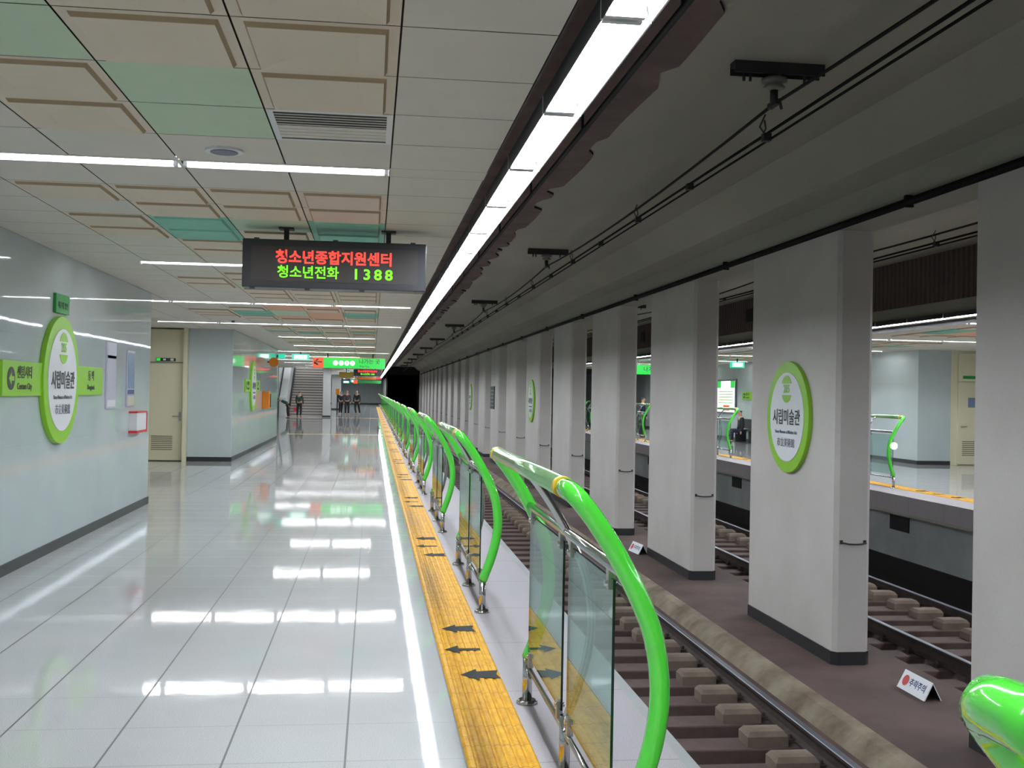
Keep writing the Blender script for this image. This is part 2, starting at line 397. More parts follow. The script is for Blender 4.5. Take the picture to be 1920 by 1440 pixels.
def build_ceiling(name, mx, stair_open):
    mb = MB(); z = ZC
    X = (lambda v: v) if not mx else (lambda v: XC2 - v)
    def T(x0, x1, y0, y1, kind):
        a, b = sorted((X(x0), X(x1))); tile(mb, a, b, y0, y1, z, kind)
    # backing
    a, b = sorted((X(-6.2 if not mx else -7.9), X(0.66)))
    if stair_open:
        mb.box(a, b, Y0, 68.6, z+0.05, z+0.08, 'joint'); mb.box(X(-2.95), b, 68.6, 137, z+0.05, z+0.08, 'joint'); mb.box(-6.2, X(-2.95), 80, 137, z+0.05, z+0.08, 'joint')
    else: mb.box(a, b, Y0, YE, z+0.05, z+0.08, 'joint')
    kmax = 21 if not mx else 10
    for k_ in range(-2, kmax):
        ys = 6.705+LP*(k_-1)+LW/2; pitch = (LP-LW)/8
        rows = bay_pattern(k_)
        for r in range(8):
            y0 = ys+r*pitch; y1 = y0+pitch
            if y0 < Y0: continue
            for c_ in range(6):
                kd = rows[r][c_] if c_ < 5 else 'p'
                if kd == 'v': continue
                if kd == 'g' and k_ == 0: kd = 'g0'
                T(XB[c_], XB[c_+1], y0, y1, kd)
            # left of the wall line in the alcoves
            if y0 > 15.5 or mx:
                for q in range(5):
                    x1 = -3.12-0.61*q
                    if x1-0.61 < (-6.1 if not mx else -7.8): break
                    if stair_open and y0 > 68.4 and y0 < 80.5: break
                    T(x1-0.61, x1, y0, y1, 'p')
        # light strip boards
        yb = ys-LW
        if yb > Y0: 
            lo, hi = (-3.12 if y0 < 15.5 else -6.1, 0.66) if not mx else (X(0.66), X(-7.8))
            ls = sorted(row_lights(k_-1) if not mx else row_lights_opp(k_-1)); ym_ = (yb+ys)/2
            for (c0_, c1_) in ((yb, ym_-0.097), (ym_+0.097, ys)): mb.face([(lo, c0_, z), (lo, c1_, z), (hi, c1_, z), (hi, c0_, z)], 'ceil')
            edge = lo
            for xl in ls+[None]:
                e1 = hi if xl is None else xl-0.606
                if e1 > edge: mb.face([(edge, ym_-.097, z), (edge, ym_+.097, z), (e1, ym_+.097, z), (e1, ym_-.097, z)], 'ceil')
                if xl is not None: edge = xl+0.606
    if stair_open:
        mb.box(X(-6.1), X(0.66), 115, 137, z+0.048, z+0.06, 'ceil')
    # shadow gap edge trim at platform side
    a, b = sorted((X(0.66), X(0.668)))
    mb.box(a, b, Y0, YE, z-0.004, z+0.06, 'dark_steel')
    return struct(mb.build(name))
build_ceiling('ceiling', False, True)
build_ceiling('ceiling_opposite', True, False)

# vent in ceiling tile (column a, Y 5.29-5.94)
v = empty('ceiling_vent', (-0.225, 5.61, ZC)); tag(v, 'white slatted air vent set in the ceiling tiles', 'vent')
mb = MB(); x, y = 0.30, 0.317
for a in ((-x, x, -y, -y+.03), (-x, x, y-.03, y), (-x, -x+.03, -y+.03, y-.03), (x-.03, x, -y+.03, y-.03)): mb.box(*a, -0.004, 0.03, 'white_metal')
mb.build('vent_frame', v)
mb = MB(); mb.box(-x+.03, x-.03, -y+.03, y-.03, -0.001, 0.003, 'void'); mb.build('backing', v)
mb = MB()
for i in range(6): mb.box(-x+.03, x-.03, -y+.03+i*.05, -y+.042+i*.05, -0.003, -0.001, 'ceil')
for i in range(8):
    yy = -y+.31+i*0.034
    if yy+.034 < y-.028: mb.box(-x+.03, x-.03, yy, yy+.031, -0.003+.001*(i % 2), 0.02, 'ceil')
mb.build('slats', v)
# ceiling speaker
def disc(mb, r, z0, z1, m, n=32):
    mb.prism([(r*math.cos(2*PI*i/n), r*math.sin(2*PI*i/n)) for i in range(n)], 'z', z0, z1, m)
sp_ = empty('ceiling_speaker', (-0.84, 6.27, ZC)); tag(sp_, 'round grey speaker grille in a white ring in the ceiling', 'speaker')
mb = MB(); disc(mb, 0.105, -0.012, 0.003, 'white_metal'); mb.build('ring', sp_)
mb = MB(); disc(mb, 0.075, -0.016, -0.0125, 'sign_grey'); mb.build('grille', sp_)
mb = MB(); disc(mb, 0.03, -0.05, 0, 'sign_grey', 12); disc(mb, 0.06, -0.015, 0, 'white_metal', 16)
tag(mb.build('smoke_detector', None, (-2.7, 21.9, ZC)), 'small grey detector on the ceiling near the light tubes before the pier', 'detector')

# ceiling tube lights
def make_tube_light():
    t = empty('ceiling_tube_light')
    mb = MB(); mb.prism([(-.095, -.004), (-.09, -.004), (-.06, .04), (.06, .04), (.09, -.004), (.095, -.004), (.095, .048), (-.095, .048)], 'x', -0.605, 0.605, 'white_metal')
    mb.box(-.6, -.578, -.02, .02, -.018, .04, 'white_metal'); mb.box(.578, .6, -.02, .02, -.018, .04, 'white_metal'); mb.build('housing', t)
    mb = MB(); mb.tube([(-.575, 0, .0165), (.575, 0, .0165)], 0.015, 'tube', 10); mb.build('tube', t)
    register(t); return t
tl0 = make_tube_light(); used = [False]
def tube_light(x, y, label, group):
    o = tl0 if not used[0] else copy_tree(tl0)
    used[0] = True; o.location = (x, y, ZC); tag(o, label, 'ceiling light', group)
for k_ in range(-2, 24):
    for n, xx in enumerate(row_lights(k_)):
        y = 6.70+LP*k_
        if k_ == 0: lb = ['fluorescent ceiling tube left of the dark channel, nearest row, right end', 'fluorescent ceiling tube in the nearest row, second from its right end', 'fluorescent ceiling tube in the nearest row, leftmost'][min(n, 2)]; gp = None
        elif k_ == 1: lb = ['fluorescent ceiling tube hidden behind the hanging LED display, right one', 'fluorescent ceiling tube showing left of the hanging LED display', 'fluorescent ceiling tube in the display row next to the left wall'][min(n, 2)]; gp = None
        else: lb = 'fluorescent ceiling tube in one of the rows beyond the LED display' if k_ > 1 else 'fluorescent ceiling tube in the rows overhead behind the camera'; gp = 'ceiling tubes beyond the display' if k_ > 1 else 'ceiling tubes overhead'
        tube_light(xx, y, lb, gp)
for k_ in range(0, 9):
    for xx in row_lights_opp(k_):
        tube_light(xx, 6.70+LP*k_, 'fluorescent ceiling tube over the opposite platform, seen between the columns', 'opposite platform ceiling tubes')

# edge strip lights
def make_strip():
    t = empty('edge_strip_light')
    mb = MB()
    prof = [(-.07, 0.06), (-.07, -.02), (-.064, -.02), (-.064, .02), (-.045, .053), (.055, .053), (.085, .03), (.1, -.022), (.107, -.022), (.1, .06)]
    mb.prism(prof, 'y', -0.622, 0.622, 'white_metal', mlist=['dark_steel', 'dark_steel']+['white_metal']*6+['dark_steel', 'dark_steel'])
    for s_ in (-1, 1): mb.box(-.06, .075, s_*.605-.014, s_*.605+.014, -.02, .056, 'white_metal')
    mb.build('reflector_housing', t)
    for dx in (-0.035, 0.045):
        mb = MB(); mb.tube([(dx, -.585, .005), (dx, .585, .005)], 0.017, 'strip_tube', 10); mb.build('tube', t)
    register(t); return t
st0 = make_strip(); stu = [False]
def strip_light(x, y, z, rz, label, group):
    o = st0 if not stu[0] else copy_tree(st0)
    stu[0] = True; o.location = (x, y, z); o.rotation_euler = (0, 0, rz); tag(o, label, 'edge light', group)
yy = 3.6-1.26*8
for i in range(97):
    y = yy+1.26*(i+0.5)
    if y > YE-0.5: break
    strip_light(0.80, y, 2.92, 0, 'fluorescent trough light in the continuous line above the near platform edge', 'near platform edge lights')
for i in range(44):
    strip_light(XC2-0.98, -2.1+1.26*i, 3.06, PI, 'fluorescent trough light in the line above the opposite platform edge', 'opposite platform edge lights')

# ------------------------------------------------------------------ track hall shell
mb = MB()
mb.box(0.55, 9.8, Y0, 116, SLAB, SLAB+0.3, 'slab')
struct(mb.build('ceiling_track_slab'))
# column line beam with haunches
mb = MB(); mb.prism([(4.25, SLAB), (4.62, 3.86), (4.88, 3.78), (4.9, 3.45), (5.3, 3.45), (5.32, 3.78), (5.7, 3.9), (6.2, SLAB)], 'y', Y0, 116, 'slab')
struct(mb.build('trim_1'))
# rough edged brown spray on the slab beside the strip light
mb = MB(); ys = [Y0+0.2*i for i in range(int((116-Y0)/0.2)+1)]; xs = []
xj = 2.26
for i in range(len(ys)):
    base = 2.26+0.02*math.sin(ys[i]*1.7); xs.append(base)
rnd = random.Random(5); y = Y0
bites = []
while y < 115:
    y += rnd.uniform(0.6, 2.6); bites.append((y, rnd.uniform(0.12, 0.45), rnd.uniform(0.05, 0.2)))
bites += [(4.15, 0.35, 0.2), (4.75, 0.15, 0.08), (6.6, 0.4, 0.12)]
for i, yv in enumerate(ys):
    for (b, wd, dp) in bites:
        if abs(yv-b) < wd: xs[i] = min(xs[i], 2.26-dp*(1-(abs(yv-b)/wd)**4))
for i in range(len(ys)-1):
    mb.face([(0.66, ys[i], SLAB-0.03), (0.66, ys[i+1], SLAB-0.03), (xs[i+1], ys[i+1], SLAB-0.03), (xs[i], ys[i], SLAB-0.03)], 'brown_spray')
    mb.face([(xs[i], ys[i], SLAB-0.03), (xs[i+1], ys[i+1], SLAB-0.03), (xs[i+1], ys[i+1], SLAB+0.01), (xs[i], ys[i], SLAB+0.01)], 'void')
struct(mb.build('trim_2'))
# risers closing the ceiling voids
mb = MB(); mb.box(0.60, 0.655, Y0, 115, ZC+0.08, SLAB, 'brown_corr'); struct(mb.build('wall_riser'))
mb = MB(); mb.box(9.62, 9.7, Y0, 116, 3.36, SLAB, 'brown_corr'); mb.box(9.66, 9.8, Y0, 116, 3.12, 3.36, 'slab'); mb.box(9.66, XC2-0.66, Y0, 116, 3.05, 3.12, 'slab')
struct(mb.build('wall_riser_opposite'))
for y in (16.2, 27.4, 38.8):
    mb = MB(); mb.box(9.595, 9.625, y-.29, y+.29, 3.56, 3.98, 'brown_corr'); mb.box(9.59, 9.597, y-.25, y+.25, 3.60, 3.94, 'void')
    tag(mb.build('vent_opening'), 'black square vent opening high in the brown wall over the opposite platform', 'vent', 'vents over the opposite platform')
# conduit pipes
mb = MB(); mb.tube([(1.69, Y0, 3.83), (1.69, 114.8, 3.83)], 0.022, 'dark_steel', 8)
for i in range(40): mb.box(1.68, 1.70, -6+3*i, -5.97+3*i, 3.85, SLAB-.03, 'dark_steel')
tag(mb.build('conduit_pipe'), 'thin grey conduit running along beside the edge lights', 'pipe')
cb = empty('cable_duct', (0, 0, 0)); tag(cb, 'thick black cable running along the beam above the columns', 'cable')
mb = MB(); mb.tube([(4.845, Y0+6, 3.47), (4.845, 30, 3.475), (4.845, 112.4, 3.40)], 0.038, 'black_pipe', 10); mb.build('cable', cb)
for i in range(20):
    mb = MB(); mb.box(4.83, 4.91, 4.3+5.3*i, 4.34+5.3*i, 3.43, 3.54, 'black_pipe'); mb.build('clip', cb)

# trackbed, median, under-platform walls
mb = MB(); mb.box(1.2, 9.6, Y0, 150, -1.75, -1.54, 'trackbed'); struct(mb.build('floor_trackbed'))
mb = MB()
prof = [(3.92, -1.46), (3.94, -1.36), (4.06, -1.335), (4.13, -1.25), (4.20, -1.20), (4.30, -1.175), (4.42, -1.17), (5.75, -1.17), (5.86, -1.30), (5.95, -1.46)]
prof[0] = (3.92, -1.56); prof[-1] = (5.95, -1.56)
mb.prism(prof, 'y', Y0, 150, 'median', mlist=['median', 'median', 'curb', 'curb', 'curb', 'median', 'median', 'median', 'median', 'median']); struct(mb.build('floor_median'))
mb = MB(); mb.box(3.86, 3.93, Y0, 150, -1.56, -1.335, 'median'); struct(mb.build('trim_3'))
mb = MB(); mb.box(1.62, 1.75, Y0, 116, -1.6, -0.3, 'under'); mb.box(-0.2, 1.62, Y0, 116, -0.42, -0.3, 'under'); struct(mb.build('wall_under_near'))
mb = MB(); mb.box(9.4, 9.55, Y0, 116, -1.3, -0.3, 'under'); mb.box(9.13, 9.4, Y0, 116, -0.34, -0.3, 'under'); mb.box(9.36, 9.42, Y0, 116, -1.6, -1.17, 'trackbed')
mb.box(9.12, 9.2, Y0, 116, -0.34, -0.302, 'slab'); struct(mb.build('wall_under_opposite'))
for y in (9.8, 18.72, 27.6, 36.5):
    mb = MB(); mb.box(9.385, 9.41, y-.36, y+.36, -0.68, -0.42, 'void')
    tag(mb.build('drain_opening'), 'dark rectangular opening in the wall under the opposite platform', 'opening', 'openings under the opposite platform')

# rails
def rail(x, label):
    zt = -1.15
    P_ = [(-.065, zt-.155), (.065, zt-.155), (.065, zt-.143), (.012, zt-.125), (.010, zt-.045), (.034, zt-.032), (.034, zt-.006), (.028, zt), (-.028, zt), (-.034, zt-.006), (-.034, zt-.032), (-.010, zt-.045), (-.012, zt-.125), (-.065, zt-.143)]
    ml = ['rail_side']*14; ml[7] = 'rail_top'; ml[6] = 'rail_top'; ml[8] = 'rail_top'
    mb = MB(); mb.prism([(x+a, b) for a, b in P_], 'y', Y0, 150, 'rail_side', mlist=ml); tag(mb.build('rail'), label, 'rail')
rail(2.27, 'steel rail of the near track beside the near platform')
rail(3.725, 'steel rail of the near track beside the brown median')
rail(6.42, 'steel rail of the far track beside the brown median')
rail(7.90, 'steel rail of the far track beside the opposite platform')
# sleepers
def make_sleeper(xl, xr, blocks, rxs=()):
    t = MB(); t.box(xl, xr, -0.165, 0.165, -1.55, -1.32, 'sleeper'); s_ = t.build('sleeper', bevel=0.015)
    if blocks:
        for (bx0, bx1) in blocks:
            b = MB(); xm = (bx0+bx1)/2; h = (bx1-bx0)/2
            def rr(i, z): return [(xm-h+i, -0.12+i, z), (xm+h-i, -0.12+i, z), (xm+h-i, 0.12-i, z), (xm-h+i, 0.12-i, z)]
            R = [rr(0, -1.32), rr(0.0, -1.235), rr(0.03, -1.195), rr(0.08, -1.185)]
            for q in range(3):
                for i in range(4):
                    j = (i+1) % 4; b.face([R[q][i], R[q][j], R[q+1][j], R[q+1][i]], 'block')
            b.face(R[3], 'block'); b.build('seat_block', s_, bevel=0.02)
        for rx in rxs:
            for dx in (-.085, .085):
                b = MB(); b.tube([(rx+dx, 0, -1.32), (rx+dx, 0, -1.25)], 0.018, 'rail_side', 8); b.box(rx+dx-.04, rx+dx+.04, -.045, .045, -1.32, -1.285, 'rail_side')
                b.build('rail_fastener', s_)
    register(s_); return s_
def sleepers(first, far, y0, y1, label, group, nsimple):
    y = y0; i = 0; fs = False
    while y < y1:
        src = first if i < nsimple else far
        if i == 0: o = first
        elif i == nsimple: o = far
        else: o = copy_tree(src)
        o.location = (0, y, 0); tag(o, label, 'railway sleeper', group); y += 0.665; i += 1
sA = make_sleeper(1.78, 3.84, ((3.22, 3.58),), (2.27, 3.725)); sB = make_sleeper(1.78, 3.84, None)
sleepers(sA, sB, 3.2, 114, 'concrete sleeper under the near track rails', 'near track sleepers', 60)
sC = make_sleeper(5.98, 8.34, ((7.40, 7.78),), (6.42, 7.90)); sD = make_sleeper(5.98, 8.34, None)
sleepers(sC, sD, 9.0, 45, 'concrete sleeper under the far track rails beyond the columns', 'far track sleepers', 40)

# ------------------------------------------------------------------ columns
def make_column():
    L, x0, x1, c = 2.7, 4.9, 5.3, 0.045
    poly = [(x0+c, 0), (x1-c, 0), (x1, c), (x1, L-c), (x1-c, L), (x0+c, L), (x0, L-c), (x0, c)]
    mb = MB(); mb.prism(poly, 'z', -1.17, 3.6, 'column', caps=False); o = mb.build('column')
    g = 0.012
    poly2 = [(x0+c, -g), (x1-c, -g), (x1+g, c), (x1+g, L-c), (x1-c, L+g), (x0+c, L+g), (x0-g, L-c), (x0-g, c)]
    mb = MB(); mb.prism(poly2, 'z', -1.17, -1.03, 'base_black'); mb.build('plinth', o)
    mb = MB(); mb.tube([(4.97, 0, .135), (4.975, -.05, .13), (5.03, -.06, .12), (5.10, -.06, .117), (5.17, -.06, .12), (5.225, -.05, .13), (5.23, 0, .135)], 0.009, 'dark_steel', 8)
    mb.box(4.955, 4.985, -.012, 0, .115, .155, 'dark_steel'); mb.box(5.215, 5.245, -.012, 0, .115, .155, 'dark_steel'); mb.build('grab_bar', o)
    register(o); return o
c0 = make_column()
NCOL = 20
for i in range(NCOL):
    o = c0 if i == 0 else copy_tree(c0)
    k_ = i-1; o.location = (0, (11.2 if k_ >= 0 else 11.14)+5.3*k_, 0)
    if i == 0: lb = 'nearest white column on the median, cut by the right edge of the photo'
    elif i == 1: lb = 'white column on the median carrying the large round station name sign, nearest such one'
    elif i < 7: lb = 'white rectangular column on the median, %s from the right edge of the photo' % ordn(i)
    else: lb = 'white column in the distant closely packed part of the median row'
    tag(o, lb, 'column', 'distant median columns' if i >= 7 else None)

# ------------------------------------------------------------------ barriers
PROF = [(0.85, .24), (0.905, .39), (0.945, .54), (0.957, .69), (0.935, .85), (0.885, .98), (0.81, 1.12), (0.735, 1.235), (0.68, 1.305)]
def catmull(P_, n=5):
    out = []
    for i in range(len(P_)-1):
        p0 = P_[max(0, i-1)]; p1 = P_[i]; p2 = P_[i+1]; p3 = P_[min(len(P_)-1, i+2)]
        for q in range(n):
            t = q/n
            out.append(tuple(0.5*((2*b)+(-a+c)*t+(2*a-5*b+4*c-d)*t*t+(-a+3*b-3*c+d)*t**3) for a, b, c, d in zip(p0, p1, p2, p3)))
    out.append(P_[-1]); return out
CP = catmull(PROF)
BL = 2.29
def make_barrier():
    t = empty('platform_barrier')
    for s_ in (0, 1):
        ye = 0 if s_ == 0 else BL; dr = 1 if s_ == 0 else -1
        pts = [(x, ye, z) for x, z in CP]
        # bend into the top rail
        bx, bz = 0.652, 1.334
        pts += [(0.666, ye+dr*.008, 1.320), (0.657, ye+dr*.028, 1.329), (0.653, ye+dr*.06, 1.333), (bx, ye+dr*.10, bz), (bx, ye+dr*.15, bz)]
        mb = MB(); mb.tube(pts, 0.034, 'green', 18); mb.build('green_post', t)
        mb = MB(); mb.tube([(0.85, ye, 0.012), (0.85, ye, .25)], 0.026, 'steel', 16); g_ = mb.build('post_foot', t)
        mb = MB(); mb.tube([(0.85, ye, 0.0), (0.85, ye, .012), (0.85, ye, .022)], [0.058, 0.058, 0.045], 'steel', 20); mb.build('base_flange', g_)
        mb = MB(); mb.tube([(bx, ye+dr*.148, bz), (bx, ye+dr*.19, bz)], 0.0368, 'yellow_tape', 18); mb.build('joint_tape', t)
    mb = MB(); mb.tube([(0.652, .15, 1.334), (0.652, BL/2, 1.334), (0.652, BL-.15, 1.334)], 0.036, 'rail_steel', 20); mb.build('top_rail', t)
    # lower rail, bottom rail
    mb = MB(); mb.tube([(0.845, .02, 1.055), (0.845, BL-.02, 1.055)], 0.021, 'steel', 14); mb.build('glass_rail', t)
    mb = MB(); mb.tube([(0.85, .01, .20), (0.85, BL-.01, .20)], 0.013, 'steel', 10); mb.build('bottom_rail', t)
    # middle post
    ym = BL/2
    pts = [(x, ym, z) for x, z in CP]+[(0.66, ym, 1.322)]
    mb = MB(); mb.tube(pts, 0.019, 'steel', 14); mb.build('middle_post', t)
    mb = MB(); mb.tube([(0.85, ym, 0.012), (0.85, ym, .27)], 0.024, 'steel', 14); g_ = mb.build('post_foot', t)
    mb = MB(); mb.tube([(0.85, ym, 0.0), (0.85, ym, .012), (0.85, ym, .022)], [0.058, 0.058, 0.045], 'steel', 20); mb.build('base_flange', g_)
    for (ya, yb) in ((0.23, 1.14-.04), (1.14+.10, BL-.04)):
        mb = MB(); mb.box(.846, .856, ya, yb, .26, 1.005, 'glass', skip='fktb')
        mb.face([(.846, ya, .26), (.856, ya, .26), (.856, ya, 1.005), (.846, ya, 1.005)], 'glass_edge'); mb.face([(.846, yb, .26), (.846, yb, 1.005), (.856, yb, 1.005), (.856, yb, .26)], 'glass_edge')
        mb.face([(.846, ya, 1.005), (.856, ya, 1.005), (.856, yb, 1.005), (.846, yb, 1.005)], 'glass_edge'); mb.face([(.846, ya, .26), (.846, yb, .26), (.856, yb, .26), (.856, ya, .26)], 'glass_edge')
        gp = mb.build('glass_panel', t)
        for yy in (ya+.06, yb-.06):
            mb = MB(); mb.box(.838, .864, yy-.022, yy+.022, .965, 1.035, 'steel_b'); mb.tube([(.828, yy, .985), (.874, yy, .985)], 0.012, 'steel', 10); mb.build('glass_clamp', gp)
            mb = MB(); mb.box(.838, .864, yy-.02, yy+.02, .215, .29, 'steel_b'); mb.tube([(.828, yy, .27), (.874, yy, .27)], 0.010, 'steel', 10); mb.build('glass_clamp', gp)
    register(t); return t
b0 = make_barrier()
for i in range(24):
    o = b0 if i == 0 else copy_tree(b0)
    o.location = (0, 3.55+4.72*(i-1), 0)
    if i == 0: lb = 'green-posted platform barrier nearest the camera, only its rounded end at the lower right corner'
    elif i < 6: lb = 'green-posted glass barrier on the near platform edge, %s' % ['', 'the large foreground one showing both panels', 'the next behind the large foreground one', 'the third complete one along the row', 'the fourth complete one along the row', 'the fifth complete one along the row'][i]
    else: lb = 'green-posted glass barrier in the distant overlapping part of the near platform row'
    tag(o, lb, 'barrier', 'distant near platform barriers' if i >= 6 else None)
for i in range(8):
    o = copy_tree(b0); o.rotation_euler = (0, 0, PI); o.location = (XC2, 19.57+BL+4.72*i, 0)
    lb = ['green-posted glass barrier on the opposite platform, seen in the widest gap between columns', 'green-posted glass barrier on the opposite platform behind the column with the round sign',
          'green-posted glass barrier on the opposite platform before the lit poster'][i] if i < 3 else 'green-posted glass barrier far along the opposite platform edge'
    tag(o, lb, 'barrier', 'far opposite platform barriers' if i >= 3 else None)
mb = MB(); mb.tube([(9.66, 19.5, 0.80), (9.66, 19.53, 0.80)], 0.065, 'bl_white', 16)  # glowing disc added in place of a reflection on the barrier post
tag(mb.build('glint_disc'), 'glowing white disc added for a reflection on the barrier post across the tracks', 'reflection')

# ------------------------------------------------------------------ walls, alcove, door
mb = MB(); mb.box(-3.42, XW, Y0, 16.13, 0, ZC+.05, 'wall'); struct(mb.build('wall_left', bevel=0.01))
mb = MB(); mb.box(-3.12, -3.108, Y0, 16.14, 0.0, 0.1, 'base_black'); mb.box(-3.42, -3.108, 16.13, 16.142, 0, 0.1, 'base_black'); struct(mb.build('baseboard_left'))
mb = MB(); mb.box(-6.3, -6.1, Y0, 138, 0, ZC+.1, 'wall_matte'); struct(mb.build('wall_alcove'))
mb = MB(); mb.box(-6.2, -4.95, 25.32, 25.6, 0, ZC+.05, 'cream'); mb.box(-4.17, -4.09, 25.22, 25.6, 0, ZC+.05, 'cream'); mb.box(-5.03, -4.95, 25.24, 25.34, 0, ZC, 'cream'); mb.box(-4.95, -4.17, 25.5, 25.6, 2.2, ZC+.05, 'cream')
struct(mb.build('wall_door'))
d = empty('door_1', (-4.56, 25.4, 0)); struct(d)
mb = MB(); mb.box(-.385, .385, -.03, .03, .02, 2.19, 'cream'); dl = mb.build('door_leaf', d, bevel=0.004)
mb = MB(); mb.box(-.385, .385, -.03, .03, 2.205, 2.94, 'cream'); mb.build('transom_panel', d, bevel=0.004)
mb = MB(); mb.box(-.385, .385, .02, .05, 0, .02, 'cream_d'); mb.box(-.4, .4, -.05, -.03, 2.19, 2.204, 'cream_d')
for i in range(8): mb.box(-.30, .16, -.036, -.03, .25+.042*i, .268+.042*i, 'cream_d')
mb.build('louvre', d)
mb = MB(); mb.tube([(.31, -.03, 1.0), (.31, -.085, 1.0)], 0.012, 'steel_b', 8); mb.tube([(.31, -.08, 1.0), (.16, -.085, 1.0)], 0.011, 'steel_b', 8); mb.box(.285, .335, -.036, -.03, .9, 1.1, 'steel_b'); mb.build('door_handle', d)
s_ = empty('door_sign', (-4.57, 25.36, 2.26)); tag(s_, 'small dark green sign strip above the cream door', 'sign')
mb = MB(); mb.box(-.21, .21, -.012, .0, -.035, .035, 'ink'); mb.build('plate', s_)
mb = MB(); mb.box(-.20, -.12, -.016, -.012, -.03, .03, 'bl_green'); mb.box(.10, .17, -.016, -.012, -.025, .025, 'sign_white'); mb.box(-.06, .0, -.016, -.012, -.02, .02, 'sign_white'); mb.build('pictogram', s_)
# pier block
mb = MB(); mb.box(-4.09, XW, 25.4, 37.2, 0, ZC+.05, 'wall'); struct(mb.build('wall_pier', bevel=0.01))
mb = MB(); mb.box(-4.09, -3.108, 25.388, 25.4, 0, 0.1, 'base_black'); mb.box(-3.12, -3.108, 25.4, 37.21, 0, 0.1, 'base_black'); mb.box(-4.09, -3.108, 37.2, 37.212, 0, .1, 'base_black'); struct(mb.build('baseboard_pier'))
# hall side wall, end wall, back wall
mb = MB(); mb.box(-6.1, -5.5, 37.2, 66, 0, ZC+.05, 'wall'); struct(mb.build('wall_hall_left'))
mb = MB(); mb.box(-6.2, 1.42, 137, 137.2, 0, ZC+.1, 'wall'); mb.box(-6.2, 1.42, 136.97, 137, 0, .12, 'base_black'); struct(mb.build('wall_end'))
mb = MB(); mb.box(-6.2, 18.5, Y0-.2, Y0, -1.7, SLAB+.1, 'wall_matte'); struct(mb.build('wall_back'))
# tunnel portal and interior
mb = MB(); mb.box(0.655, 4.9, 115, 115.3, 3.36, SLAB, 'tunnel'); mb.box(1.42, 1.56, 115, 150, -1.7, 3.4, 'tunnel'); mb.box(4.86, 5.3, 112.6, 150, -1.7, SLAB, 'column')
mb.box(1.42, 4.9, 115.3, 150, 3.36, 3.5, 'tunnel'); mb.box(1.4, 5.3, 150, 150.2, -1.7, 3.5, 'tunnel'); mb.box(4.84, 4.862, 115.3, 150, -1.7, 3.4, 'tunnel')
mb.box(5.3, 18.5, 115.6, 116, -1.7, SLAB, 'tunnel'); mb.box(0.655, 1.5, 115.3, 137, ZC, SLAB, 'tunnel'); struct(mb.build('wall_tunnel'))
mb = MB(); mb.box(1.3, 1.42, 116.2, 137, 0, ZC+.3, 'wall_matte'); struct(mb.build('wall_end_side'))

# opposite platform walls
mb = MB(); mb.box(14.0, 14.9, 27.0, 116, 0, ZC+.05, 'wall'); struct(mb.build('wall_opposite'))
mb = MB(); mb.box(13.988, 14.0, 27, 116, 0, .1, 'base_black'); mb.box(13.988, 14.9, 26.988, 27, 0, .1, 'base_black'); struct(mb.build('baseboard_opposite'))
mb = MB(); mb.box(14.9, 18.5, 27.0, 27.3, 0, ZC+.05, 'cream'); mb.box(18.3, 18.5, Y0, 27, 0, ZC+.05, 'wall_matte'); struct(mb.build('wall_opposite_door'))
d = empty('door_2', (15.5, 26.97, 0)); struct(d)
mb = MB(); mb.box(-.42, .42, -.02, .03, .02, 2.15, 'cream'); mb.box(-.42, .42, -.02, .03, 2.17, 2.9, 'cream'); mb.build('door_leaf', d, bevel=.004)
mb = MB()
for i in range(8): mb.box(-.3, .25, -.026, -.02, .25+.05*i, .27+.05*i, 'cream_d')
mb.build('louvre', d)
mb = MB(); mb.tube([(-.33, -.02, 1.0), (-.33, -.08, 1.0)], 0.012, 'steel_b', 8); mb.tube([(-.33, -.08, 1.0), (-.2, -.08, 1.0)], 0.011, 'steel_b', 8); mb.build('door_handle', d)
mb = MB(); mb.box(15.2, 15.6, 26.93, 26.945, 2.24, 2.32, 'sign_green'); tag(mb.build('door_sign'), 'small green sign strip above the door on the opposite platform', 'sign')
mb = MB(); mb.box(15.35, 15.6, 26.93, 26.945, 1.50, 1.75, 'paper_blue'); tag(mb.build('notice'), 'small bluish notice stuck on the door of the opposite platform', 'notice')

